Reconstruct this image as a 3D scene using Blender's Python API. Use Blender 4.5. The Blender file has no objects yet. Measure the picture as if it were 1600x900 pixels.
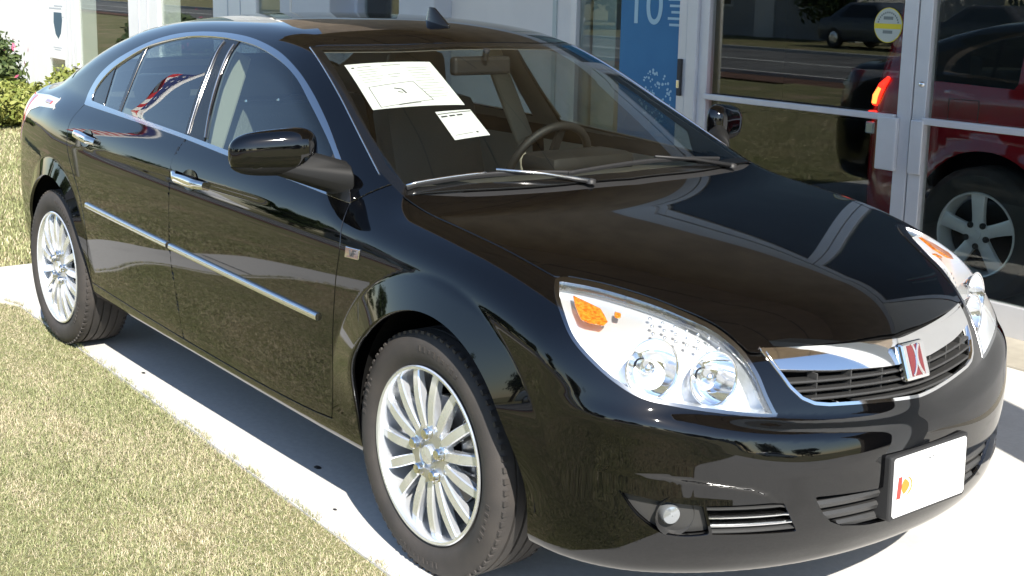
import bpy, bmesh, math, random
import numpy as np
from mathutils import Matrix, Vector
random.seed(7); rng=np.random.default_rng(7)
scene=bpy.context.scene
# ------------------------------------------------------------------ camera
CAM_POS=np.array([2.764,-2.772,1.586]); YAW,PITCH,ROLL=math.radians(141.5475),math.radians(-10.5101),math.radians(1.2292)
FPX=2037.0; CY=359.0
_f=np.array([math.cos(PITCH)*math.cos(YAW),math.cos(PITCH)*math.sin(YAW),math.sin(PITCH)])
_r=np.array([math.sin(YAW),-math.cos(YAW),0]); _u=np.cross(_r,_f)
_r,_u=math.cos(ROLL)*_r+math.sin(ROLL)*_u,-math.sin(ROLL)*_r+math.cos(ROLL)*_u
cd=bpy.data.cameras.new('camera'); cam=bpy.data.objects.new('camera',cd); scene.collection.objects.link(cam)
cam.matrix_world=Matrix(((_r[0],_u[0],-_f[0],CAM_POS[0]),(_r[1],_u[1],-_f[1],CAM_POS[1]),(_r[2],_u[2],-_f[2],CAM_POS[2]),(0,0,0,1)))
cd.sensor_fit='HORIZONTAL'; cd.sensor_width=36; cd.lens=FPX/1600*36; cd.shift_y=(CY-450)/1600; cd.clip_end=2000; cd.clip_start=.05
scene.camera=cam
# ------------------------------------------------------------------ sky and sun
SUN=np.array([1.10,-.46,1.0]); SUN=SUN/np.linalg.norm(SUN)
EL=math.asin(SUN[2]); AZ=math.atan2(SUN[0],SUN[1])
w=bpy.data.worlds.new('World'); scene.world=w; w.use_nodes=True
nt=w.node_tree; sky=nt.nodes.new('ShaderNodeTexSky'); sky.sky_type='NISHITA'; sky.sun_disc=False
sky.sun_elevation=EL; sky.sun_rotation=AZ; sky.air_density=1.0; sky.dust_density=.3; sky.ozone_density=1.3
bg=nt.nodes['Background']; bg.inputs[1].default_value=.11; nt.links.new(sky.outputs[0],bg.inputs[0])
sl=bpy.data.lights.new('sun','SUN'); sl.energy=4.8; sl.angle=math.radians(.53); sl.color=(1,.94,.84)
so=bpy.data.objects.new('sun',sl); scene.collection.objects.link(so)
so.rotation_euler=Vector((-SUN[0],-SUN[1],-SUN[2])).to_track_quat('-Z','Y').to_euler()
vs=scene.view_settings; vs.view_transform='Standard'; vs.look='None'; vs.gamma=1; vs.exposure=1.02; vs.use_curve_mapping=False
scene.cycles.max_bounces=10; scene.cycles.transparent_max_bounces=16; scene.cycles.glossy_bounces=5
scene.cycles.sample_clamp_indirect=12
# ------------------------------------------------------------------ helpers
COL=scene.collection
def link(o): COL.objects.link(o); return o
def tag(o,label=None,cat=None,group=None,kind=None):
    if label: o['label']=label
    if cat: o['category']=cat
    if group: o['group']=group
    if kind: o['kind']=kind
    return o
def empty(name,loc=(0,0,0),rz=0):
    o=bpy.data.objects.new(name,None); link(o); o.location=loc; o.rotation_euler=(0,0,rz); o.empty_display_size=.1
    return o
def setparent(o,par):
    if par is not None:
        o.parent=par
        # parts are modelled in world coordinates, so only a top-level Empty carries an offset
        if par.parent is None: o.matrix_parent_inverse=(Matrix.Translation(par.location)@par.rotation_euler.to_matrix().to_4x4()).inverted()
    return o
def raw(name,V,Fc,mat,parent=None,smooth=False,N=None,keep_local=False):
    """mesh object from arrays; V in world coordinates (or local to the parent when keep_local)"""
    me=bpy.data.meshes.new(name)
    V=np.asarray(V,float)
    if isinstance(Fc,np.ndarray):
        nf,k=Fc.shape
        me.vertices.add(len(V)); me.vertices.foreach_set('co',V.astype(np.float32).ravel())
        me.loops.add(nf*k); me.loops.foreach_set('vertex_index',Fc.astype(np.int32).ravel())
        me.polygons.add(nf); me.polygons.foreach_set('loop_start',(np.arange(nf)*k).astype(np.int32))
        me.update(calc_edges=True)
    else:
        me.from_pydata([tuple(v) for v in V],[],[tuple(int(i) for i in f) for f in Fc]); me.update()
    if smooth or N is not None:
        me.polygons.foreach_set('use_smooth',np.ones(len(me.polygons),bool))
    if N is not None: me.normals_split_custom_set_from_vertices(np.asarray(N,np.float32))
    if mat is not None: me.materials.append(mat)
    o=bpy.data.objects.new(name,me); link(o)
    if parent is not None:
        if keep_local: o.parent=parent
        else: setparent(o,parent)
    return o
class MB:
    """collects simple solids, then builds ONE mesh"""
    def __init__(s): s.v=[]; s.f=[]
    def add(s,V,Fc):
        n=len(s.v); s.v+= [tuple(map(float,v)) for v in V]; s.f+=[tuple(int(i)+n for i in f) for f in Fc]; return s
    def box(s,c,d,M=None):
        V=[np.array([(i-.5)*d[0],(j-.5)*d[1],(k-.5)*d[2]]) for i in (0,1) for j in (0,1) for k in (0,1)]
        if M is not None: V=[M@v for v in V]
        V=[v+np.array(c) for v in V]
        return s.add(V,[(0,1,3,2),(4,6,7,5),(0,4,5,1),(2,3,7,6),(0,2,6,4),(1,5,7,3)])
    def bar(s,p,q,w,h,up=(0,0,1)):
        p,q=np.array(p,float),np.array(q,float); d=q-p; L=np.linalg.norm(d); d/=L
        a=np.cross(d,up); a/=np.linalg.norm(a); b=np.cross(a,d)
        return s.box((p+q)/2,(L,w,h),np.stack([d,a,b],1))
    def tube(s,pts,r,n=10,cap=True):
        pts=[np.array(p,float) for p in pts]; R=r if hasattr(r,'__len__') else [r]*len(pts)
        V=[];Fc=[]; ref=None
        for i,p in enumerate(pts):
            d=pts[min(i+1,len(pts)-1)]-pts[max(i-1,0)]; d/=np.linalg.norm(d)
            if ref is None: ref=np.array([0,0,1.]) if abs(d[2])<.9 else np.array([1.,0,0])
            a=np.cross(d,ref); a/=np.linalg.norm(a); b=np.cross(a,d); ref=b
            for k in range(n):
                t=2*math.pi*k/n; V.append(p+R[i]*(math.cos(t)*a+math.sin(t)*b))
        for i in range(len(pts)-1):
            for k in range(n):
                Fc.append((i*n+k,i*n+(k+1)%n,(i+1)*n+(k+1)%n,(i+1)*n+k))
        if cap: Fc.append(tuple(range(n-1,-1,-1))); Fc.append(tuple((len(pts)-1)*n+k for k in range(n)))
        return s.add(V,Fc)
    def lathe(s,prof,n=48,c=(0,0,0),ax=(0,1,0),closed=False):
        """prof: list of (radius, offset along axis)"""
        ax=np.array(ax,float); u=np.array([1.,0,0]) if abs(ax[0])<.9 else np.array([0,0,1.]); u=u-ax*(u@ax); u/=np.linalg.norm(u); v=np.cross(ax,u)
        V=[];Fc=[];m=len(prof)
        for k in range(n):
            t=2*math.pi*k/n
            for r,o in prof: V.append(np.array(c)+ax*o+r*(math.cos(t)*u+math.sin(t)*v))
        for k in range(n):
            k2=(k+1)%n
            for i in range(m if closed else m-1):
                j=(i+1)%m; Fc.append((k*m+i,k*m+j,k2*m+j,k2*m+i))
        return s.add(V,Fc)
    def prism(s,poly,z0,z1,M=None):
        """poly in local xy, extruded in z; M maps (x,y,z)->world"""
        n=len(poly); V=[(x,y,z0) for x,y in poly]+[(x,y,z1) for x,y in poly]
        if M is not None: V=[M(*v) for v in V]
        return s.add(V,[tuple(range(n-1,-1,-1)),tuple(range(n,2*n))]+[(i,(i+1)%n,n+(i+1)%n,n+i) for i in range(n)])
    def build(s,name,mat,parent=None,smooth=False,bevel=0,local=False,angle=None):
        o=raw(name,s.v,s.f,mat,parent,smooth,keep_local=local)
        bm=bmesh.new(); bm.from_mesh(o.data); bmesh.ops.recalc_face_normals(bm,faces=bm.faces)
        if bevel>0: bmesh.ops.bevel(bm,geom=list(bm.edges),offset=bevel,segments=2,affect='EDGES',profile=.5,clamp_overlap=True)
        bm.to_mesh(o.data); bm.free()
        if angle is not None:
            o.data.polygons.foreach_set('use_smooth',np.ones(len(o.data.polygons),bool)); o.data.set_sharp_from_angle(angle=math.radians(angle))
        return o
def copy_tree(o,parent=None):
    c=o.copy(); COL.objects.link(c)
    if parent is not None: c.parent=parent
    for ch in list(o.children): copy_tree(ch,c)
    return c
# ------------------------------------------------------------------ materials
def new_mat(name):
    m=bpy.data.materials.new(name); m.use_nodes=True; nt=m.node_tree
    return m,nt,nt.nodes['Principled BSDF']
def mat(name,col,rough=.5,metal=0.,spec=.5,coat=0.,coat_rough=.03,noise=None,bump=None,emis=None,sss=None):
    """noise=(scale,amount[,second colour]); bump=(scale,strength)"""
    m,nt,b=new_mat(name)
    b.inputs['Base Color'].default_value=(*col,1); b.inputs['Roughness'].default_value=rough; b.inputs['Metallic'].default_value=metal
    b.inputs['Specular IOR Level'].default_value=spec
    b.inputs['Coat Weight'].default_value=coat; b.inputs['Coat Roughness'].default_value=coat_rough
    tc=nt.nodes.new('ShaderNodeTexCoord')
    if noise:
        n=nt.nodes.new('ShaderNodeTexNoise'); n.inputs['Scale'].default_value=noise[0]; n.inputs['Detail'].default_value=6
        nt.links.new(tc.outputs['Object'],n.inputs['Vector'])
        mx=nt.nodes.new('ShaderNodeMix'); mx.data_type='RGBA'
        c2=noise[2] if len(noise)>2 else tuple(c*(1-noise[1]) for c in col)
        rmp=nt.nodes.new('ShaderNodeMapRange'); rmp.inputs[1].default_value=.35; rmp.inputs[2].default_value=.65
        nt.links.new(n.outputs['Fac'],rmp.inputs[0]); nt.links.new(rmp.outputs[0],mx.inputs['Factor'])
        mx.inputs['A'].default_value=(*col,1); mx.inputs['B'].default_value=(*c2,1)
        nt.links.new(mx.outputs['Result'],b.inputs['Base Color'])
    if bump:
        n=nt.nodes.new('ShaderNodeTexNoise'); n.inputs['Scale'].default_value=bump[0]; n.inputs['Detail'].default_value=5
        nt.links.new(tc.outputs['Object'],n.inputs['Vector'])
        bp=nt.nodes.new('ShaderNodeBump'); bp.inputs['Strength'].default_value=bump[1]; bp.inputs['Distance'].default_value=.01
        nt.links.new(n.outputs['Fac'],bp.inputs['Height']); nt.links.new(bp.outputs[0],b.inputs['Normal'])
    if emis: b.inputs['Emission Color'].default_value=(*emis[0],1); b.inputs['Emission Strength'].default_value=emis[1]
    return m
def glass(name,tint,boost=1.0,rough=.0,ior=1.5):
    """thin pane: clear tinted transmission plus Fresnel mirror"""
    m=bpy.data.materials.new(name); m.use_nodes=True; nt=m.node_tree; nt.nodes.clear()
    out=nt.nodes.new('ShaderNodeOutputMaterial'); mx=nt.nodes.new('ShaderNodeMixShader'); tr=nt.nodes.new('ShaderNodeBsdfTransparent'); gl=nt.nodes.new('ShaderNodeBsdfGlossy')
    tr.inputs[0].default_value=(*tint,1); gl.inputs['Roughness'].default_value=rough
    fr=nt.nodes.new('ShaderNodeFresnel'); fr.inputs[0].default_value=ior
    geo=nt.nodes.new('ShaderNodeNewGeometry')
    mu=nt.nodes.new('ShaderNodeMath'); mu.operation='MULTIPLY'; mu.inputs[1].default_value=boost; mu.use_clamp=True
    # thin sheet: same Fresnel from both sides
    bf=nt.nodes.new('ShaderNodeMath'); bf.operation='MULTIPLY_ADD'; bf.inputs[1].default_value=(1/ior-ior); bf.inputs[2].default_value=ior
    nt.links.new(geo.outputs['Backfacing'],bf.inputs[0])
    iv=nt.nodes.new('ShaderNodeMath'); iv.operation='DIVIDE'; iv.inputs[0].default_value=1.0
    # front: ior, back: ior too (the node inverts it itself on back faces), so feed ior/1 on front and 1/ior on back
    fr.inputs[0].default_value=ior
    nt.links.new(bf.outputs[0],fr.inputs[0])
    nt.links.new(fr.outputs[0],mu.inputs[0]); nt.links.new(mu.outputs[0],mx.inputs[0]); nt.links.new(tr.outputs[0],mx.inputs[1]); nt.links.new(gl.outputs[0],mx.inputs[2]); nt.links.new(mx.outputs[0],out.inputs[0])
    nt.nodes.remove(iv)
    return m
M={}
M['paint']=mat('black_paint',(.0010,.0011,.0015),.028,0,.68)
M['trimblack']=mat('gloss_black_trim',(.006,.006,.006),.12,0,.5)
M['plastic']=mat('black_plastic',(.022,.022,.023),.5,0,.4,bump=(600,.08))
M['greyplastic']=mat('dark_grey_plastic',(.035,.035,.035),.38,0,.5)
M['liner']=mat('underbody_black',(.006,.006,.006),.9,0,.1)
M['headliner']=mat('cabin_lining',(.20,.195,.175),.9,0,.1)
M['chrome']=mat('chrome',(.80,.80,.80),.05,1.0)
M['dlochrome']=mat('window_trim_chrome',(.60,.60,.60),.10,1.0)
M['satin']=mat('satin_silver_trim',(.74,.75,.76),.22,1.0)
M['alloy']=mat('alloy_wheel_silver',(.85,.88,.93),.18,.72,.5,coat=.4,coat_rough=.05)
M['alloyface']=mat('machined_wheel_face',(.60,.61,.62),.3,.85)
M['steel']=mat('brake_steel',(.35,.34,.33),.35,1.0,noise=(40,.3))
M['rubber']=mat('tyre_rubber',(.042,.039,.038),.7,0,.35,noise=(9,.35,(.062,.055,.051)),bump=(260,.12))
M['glass']=glass('window_glass',(.60,.69,.67),1.9)
M['wsglass']=glass('windshield_glass',(.72,.75,.72),1.6)
M['lens']=glass('lamp_lens',(.97,.98,.98),1.0)
M['reflector']=mat('lamp_reflector',(.92,.93,.94),.20,.66,.6)
M['amber']=mat('amber_lens',(.50,.10,.002),.12,0,.6,coat=1.0,noise=(130,.6,(.75,.26,.02)),bump=(160,.5))
M['redlens']=mat('red_lens',(.30,.008,.01),.1,0,.6,coat=1.0)
M['clearlens']=mat('clear_tail_lens',(.72,.70,.69),.08,.2,.6,coat=1.0)
M['foglens']=mat('fog_lamp_glass',(.32,.34,.36),.12,.6,.6,coat=1.0)
M['bezel']=mat('lamp_bezel',(.30,.31,.32),.18,1.0)
M['armplastic']=mat('mirror_arm_plastic',(.009,.009,.009),.62,0,.25)
M['badgered']=mat('badge_red',(.13,.003,.007),.15,0,.5,coat=1.0)
M['white']=mat('plate_white',(.86,.86,.86),.35)
M['paper']=mat('printed_paper',(.88,.88,.87),.7)
M['ink']=mat('print_ink',(.05,.05,.055),.7)
M['orange']=mat('print_orange',(.85,.22,.03),.5)
M['printred']=mat('print_red',(.70,.05,.04),.5)
M['leather']=mat('grey_leather',(.13,.127,.115),.5,0,.4,bump=(120,.2))
M['tan']=mat('tan_trim',(.42,.39,.32),.7)
M['dash']=mat('dashboard_plastic',(.10,.095,.082),.75,0,.3,bump=(400,.1))
M['darkdash']=mat('dark_cabin_plastic',(.014,.014,.014),.6)
# ------------------------------------------------------------------ the sedan's body as one smooth closed surface
def pchip(xs,ys):
    xs=np.asarray(xs,float); ys=np.asarray(ys,float)
    h=np.diff(xs); d=np.diff(ys)/h
    m=np.zeros(len(xs))
    for i in range(1,len(xs)-1):
        if d[i-1]*d[i]>0:
            w1=2*h[i]+h[i-1]; w2=h[i]+2*h[i-1]; m[i]=(w1+w2)/(w1/d[i-1]+w2/d[i])
    m[0]=d[0]; m[-1]=d[-1]
    return xs,ys,m
def table(xs,ys,smooth=0.0,n=4000):
    """smooth 1-D curve through control points, as a fine lookup table (then box-smoothed so curvature is even)"""
    xs_,ys_,m=pchip(xs,ys)
    t=np.linspace(xs_[0],xs_[-1],n)
    i=np.clip(np.searchsorted(xs_,t)-1,0,len(xs_)-2)
    h=xs_[i+1]-xs_[i]; s=(t-xs_[i])/h
    v=(2*s**3-3*s**2+1)*ys_[i]+(s**3-2*s**2+s)*h*m[i]+(-2*s**3+3*s**2)*ys_[i+1]+(s**3-s**2)*h*m[i+1]
    if smooth>0:
        k=max(3,int(smooth/(t[1]-t[0]))|1)
        for _ in range(3):
            p=np.concatenate([2*v[0]-v[k//2:0:-1],v,2*v[-1]-v[-2:-k//2-1:-1]])
            c=np.cumsum(np.concatenate([[0],p])); v=(c[k:]-c[:-k])/k
            v=v[:n]
    def f(q): 
        q=np.asarray(q,float)
        r=np.interp(q,t,v)
        lo=q<t[0]; hi=q>t[-1]
        if np.any(lo): r=np.where(lo,v[0]+(q-t[0])*(v[1]-v[0])/(t[1]-t[0]),r)
        if np.any(hi): r=np.where(hi,v[-1]+(q-t[-1])*(v[-1]-v[-2])/(t[1]-t[0]),r)
        return r
    return f
def smax(a,b,r):
    h=np.maximum(r-np.abs(a-b),0)/r
    return np.maximum(a,b)+h*h*r*.25
def smin(a,b,r): return -smax(-a,-b,r)
WB=2.852
# ---- lower body
planW=table([-4.0,-3.6,-3.2,-2.85,-2.3,-1.6,-.9,-.3,.1,.4,.7,1.0],[.70,.775,.835,.870,.886,.893,.893,.889,.882,.865,.82,.76],.15)
sideQ=table([.10,.18,.24,.30,.36,.45,.60,.72,.82,.90,.96,1.02,1.10],[-.13,-.075,-.045,-.026,-.017,-.009,0,-.002,-.008,-.020,-.042,-.075,-.13],.03)
tilt=lambda x:(.022*(-.9-x))        # the body lines rise towards the tail
hoodZ=table([-.6,-.45,-.2,0,.3,.5,.65,.76,.82,.87,.91,1.0],[1.035,1.02,.99,.968,.926,.890,.855,.818,.787,.75,.705,.55],.04)
deckZ=table([-4.1,-3.95,-3.86,-3.75,-3.6,-3.4,-3.1,-2.9],[.96,1.03,1.08,1.105,1.12,1.13,1.14,1.15],.06)
hoodC=table([-.6,0,.4,.7,.95],[.020,.028,.04,.06,.08])   # crown drop at w=.8
noseX=table([.08,.15,.19,.24,.28,.34,.42,.50,.54,.575,.62,.70,.75,.80,.9],[.76,.86,.893,.930,.952,.968,.974,.972,.967,.948,.934,.908,.882,.84,.7],.014)
noseC2=table([.15,.4,.54,.62,.9],[.325,.325,.28,.20,.22])
noseC4=table([.15,.4,.54,.64,.9],[.34,.34,.36,.42,.42])
tailX=table([.15,.25,.4,.6,.8,.95,1.08,1.2],[-3.66,-3.78,-3.86,-3.875,-3.84,-3.805,-3.78,-3.76],.04)
botZ=table([-4,-3.4,-3.0,-2.3,-.4,.3,.7,1.0],[.30,.25,.255,.265,.225,.212,.196,.192],.1)
def flare(x,z,cx,cz,R,amp):
    d=np.sqrt((x-cx)**2+(z-cz)**2)
    return amp*np.exp(-((d-R)/.05)**2)*(z>.1)
def wheelflare(x,w,z):
    # raised lip around each wheel opening: flat band outside the opening, stepping back to the body
    out=0
    for cx,amp,R in ((0.03,.035,.497),(-WB,.032,.482)):
        d=np.sqrt((x-cx)**2+(z-.345)**2)
        t=(R-d)/.115; fz=np.clip((z-.34)/.24,0,1); fz=fz*fz*(3-2*fz)
        t=np.where(t<.06,np.maximum(t+.06,0)**2/.24,t)      # quick, slightly rounded start of the flare
        out=out+amp*np.minimum(t,1.0+.12*np.tanh(np.maximum(t-1,0)))*(1-np.clip((.62-w)/.1,0,1))*fz
    return out
FOGP=np.array([(.83,.497),(.695,.482),(.611,.467),(.518,.449),(.480,.432),(.452,.405),(.40,.318),(.60,.322),(.70,.318),(.76,.345),(.80,.40)])
def fogdip(x,w,z):
    m=(x>.45)&(z<.53)&(z>.28)&(w>.36)
    out=np.zeros(np.broadcast(x,w,z).shape)
    if np.any(m):
        mm=np.broadcast_to(m,out.shape); W_=np.broadcast_to(w,out.shape)[mm]; Z_=np.broadcast_to(z,out.shape)[mm]
        d=np.full(W_.shape,1e9); ins=np.zeros(W_.shape,bool)
        for (ax,ay),(bx,by) in zip(FOGP,np.roll(FOGP,-1,0)):
            ex,ey=bx-ax,by-ay; t=np.clip(((W_-ax)*ex+(Z_-ay)*ey)/(ex*ex+ey*ey),0,1)
            d=np.minimum(d,(W_-ax-t*ex)**2+(Z_-ay-t*ey)**2)
            if ey!=0: ins^=((ay>Z_)!=(by>Z_))&(W_<ax+(Z_-ay)*ex/ey)
        t=np.clip(np.where(ins,np.sqrt(d),0)/.016,0,1); out[mm]=t*t*(3-2*t)*np.clip((.80-W_)/.16,0,1)*np.clip((Z_-.345)/.075,0,1)
    return out
def F_lower(x,w,z):
    zz=z-tilt(x)
    Y=planW(x)+sideQ(zz)+wheelflare(x,w,z)
    side=(w-Y)
    V=np.sqrt(w*w+.0036)-.06
    kx=np.clip((x-.1)/.6,0,1); kx=kx*kx*(3-2*kx)
    hood=z-(hoodZ(x+kx*(.13*V+.16*w*w+.04*w**4))-hoodC(x)*(w/.8)**2.2)
    deck=z-(deckZ(x)-.06*(w/.75)**2.4)
    mid=z-(1.02+tilt(x)+.02)
    k=np.clip((x+.6)/.2,0,1); k2=np.clip((-2.9-x)/.25,0,1)
    k=k*k*(3-2*k); k2=k2*k2*(3-2*k2)
    top=hood*k+deck*k2+mid*(1-k-k2)
    f=smax(side,top,.11)
    lift=np.clip((z-.36)/.16,0,1); ze=z-.12*np.minimum(w,.85)**2*lift*lift*(3-2*lift)
    kv=np.clip((ze-.528)/.055,0,1)
    nose=(x-(noseX(ze)-noseC2(z)*w**2-noseC4(z)*w**4-.13*V*(1-np.clip((w-.42)/.36,0,1)**2*(3-2*np.clip((w-.42)/.36,0,1)))*kv*kv*(3-2*kv)))*.93
    f=smax(f,nose,.10)
    f=f+.011*fogdip(x,w,z)
    tail=((tailX(z)+.20*w**2+.36*w**4)-x)*.95
    f=smax(f,tail,.13)
    f=smax(f,(botZ(x)-z),.05)
    return f
# ---- greenhouse
roofZ=table([-4.0,-3.7,-3.32,-3.05,-2.8,-2.5,-2.2,-1.9,-1.6,-1.3,-1.1,-.9,-.6,-.3,0],[.88,1.01,1.185,1.295,1.375,1.437,1.464,1.474,1.477,1.468,1.44,1.375,1.24,1.095,.95],.10)
ghY=table([.85,.95,1.05,1.15,1.25,1.35,1.42,1.5],[.875,.85,.808,.758,.705,.645,.60,.545],.04)   # half width by height
ghP=table([-3.6,-3.2,-2.8,-2.4,-2.0,-1.5,-1.0,-.5,-.1],[-.16,-.095,-.045,-.018,-.004,0,-.004,-.03,-.07],.15)
def F_green(x,w,z):
    zz=z-.6*tilt(x)
    side=(w-(ghY(zz)+ghP(x)))*.9
    xx=x+.22*w**2*np.clip((x+1.9)/1.2,-.0,1)-.24*w**2*np.clip((-2.2-x)/.8,0,1)
    top=(z-(roofZ(xx)-.055*(w/.6)**2.2*(.35+.65*np.clip((z-1.0)/.4,0,1))))*.86
    f=smax(side,top,.09)
    return np.maximum(f,.93-z)
def F(x,y,z):
    w=np.abs(y)
    return smin(F_lower(x,w,z),F_green(x,w,z),.035)
def grad(x,y,z,e=1.5e-3):
    g=np.stack([F(x+e,y,z)-F(x-e,y,z),F(x,y+e,z)-F(x,y-e,z),F(x,y,z+e)-F(x,y,z-e)],-1)/(2*e)
    return g
def nets(Ff,lo,hi,h):
    n=np.ceil((np.array(hi)-lo)/h).astype(int)+1
    ax=[lo[i]+h*np.arange(n[i]) for i in range(3)]
    V=np.empty(n,np.float32)
    X=ax[0]
    for i in range(0,n[0],16):
        xs,ys,zs=np.meshgrid(X[i:i+16],ax[1],ax[2],indexing='ij')
        V[i:i+16]=Ff(xs,ys,zs)
    S=V<0
    # active cells
    c=[S[a:n[0]-1+a,b:n[1]-1+b,d:n[2]-1+d] for a in (0,1) for b in (0,1) for d in (0,1)]
    cnt=sum(k.astype(np.int8) for k in c)
    act=(cnt>0)&(cnt<8)
    idx=-np.ones(act.shape,np.int64); I=np.argwhere(act); idx[act]=np.arange(len(I))
    P=np.zeros((len(I),3)); K=np.zeros(len(I))
    corners=[(a,b,d) for a in (0,1) for b in (0,1) for d in (0,1)]
    for i,ca in enumerate(corners):
        for j,cb in enumerate(corners):
            if j>i and sum(abs(np.subtract(ca,cb)))==1:
                va=V[I[:,0]+ca[0],I[:,1]+ca[1],I[:,2]+ca[2]]; vb=V[I[:,0]+cb[0],I[:,1]+cb[1],I[:,2]+cb[2]]
                m=(va<0)!=(vb<0)
                t=np.where(m,va/(va-vb+1e-12),0)[:,None]
                P+=np.where(m[:,None],np.array(ca)+t*(np.array(cb)-np.array(ca)),0); K+=m
    P=(P/K[:,None]+I)*h+np.array(lo)
    quads=[]
    for d in range(3):
        e=[0,0,0]; e[d]=1
        A=S[:n[0]-e[0],:n[1]-e[1],:n[2]-e[2]]; B=S[e[0]:,e[1]:,e[2]:]
        E=np.argwhere(A!=B); 
        u,v=(d+1)%3,(d+2)%3
        ok=(E[:,u]>0)&(E[:,v]>0)&(E[:,u]<n[u]-1)&(E[:,v]<n[v]-1); E=E[ok]
        def cell(du,dv):
            C=E.copy(); C[:,u]-=du; C[:,v]-=dv; return idx[C[:,0],C[:,1],C[:,2]]
        q=np.stack([cell(1,1),cell(0,1),cell(0,0),cell(1,0)],1)
        fl=~A[E[:,0],E[:,1],E[:,2]]
        q[fl]=q[fl][:,::-1]
        quads.append(q)
    return P,np.concatenate(quads)
def project(P,it=4):
    for _ in range(it):
        f=F(P[:,0],P[:,1],P[:,2]); g=grad(P[:,0],P[:,1],P[:,2])
        g2=(g*g).sum(1)
        P=P-np.clip(f/np.maximum(g2,.05),-.02,.02)[:,None]*g
    g=grad(P[:,0],P[:,1],P[:,2]); 
    return P,g/np.linalg.norm(g,axis=1)[:,None]
# ------------------------------------------------------------------ cutting tools for the body shell
def sd_poly(poly,u,v,closed=True):
    """signed distance (negative inside) to a closed polygon, or plain distance to an open line"""
    P=np.asarray(poly,float); Q=np.roll(P,-1,0) if closed else P[1:]
    A=P if closed else P[:-1]
    d=np.full(u.shape,1e9); ins=np.zeros(u.shape,bool)
    for (ax,ay),(bx,by) in zip(A,Q):
        ex,ey=bx-ax,by-ay; L=ex*ex+ey*ey+1e-18
        t=np.clip(((u-ax)*ex+(v-ay)*ey)/L,0,1)
        d=np.minimum(d,(u-ax-t*ex)**2+(v-ay-t*ey)**2)
        if closed:
            c=((ay>v)!=(by>v)); xi=ax+(v-ay)*(ex/(ey if abs(ey)>1e-12 else 1e-12)); ins^=(c&(u<xi))
    d=np.sqrt(d)
    return np.where(ins,-d,d) if closed else d
def crom(pts,n=8,closed=False):
    """Catmull-Rom resampling of a traced outline"""
    P=np.asarray(pts,float); m=len(P); out=[]
    for i in range(m if closed else m-1):
        g=lambda k:P[k%m] if closed else P[min(max(k,0),m-1)]
        p0,p1,p2,p3=g(i-1),g(i),g(i+1),g(i+2)
        for k in range(n):
            t=k/n; out.append(.5*((2*p1)+(-p0+p2)*t+(2*p0-5*p1+4*p2-p3)*t*t+(-p0+3*p1-3*p2+p3)*t**3))
    if not closed: out.append(P[-1])
    return np.array(out)
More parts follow.
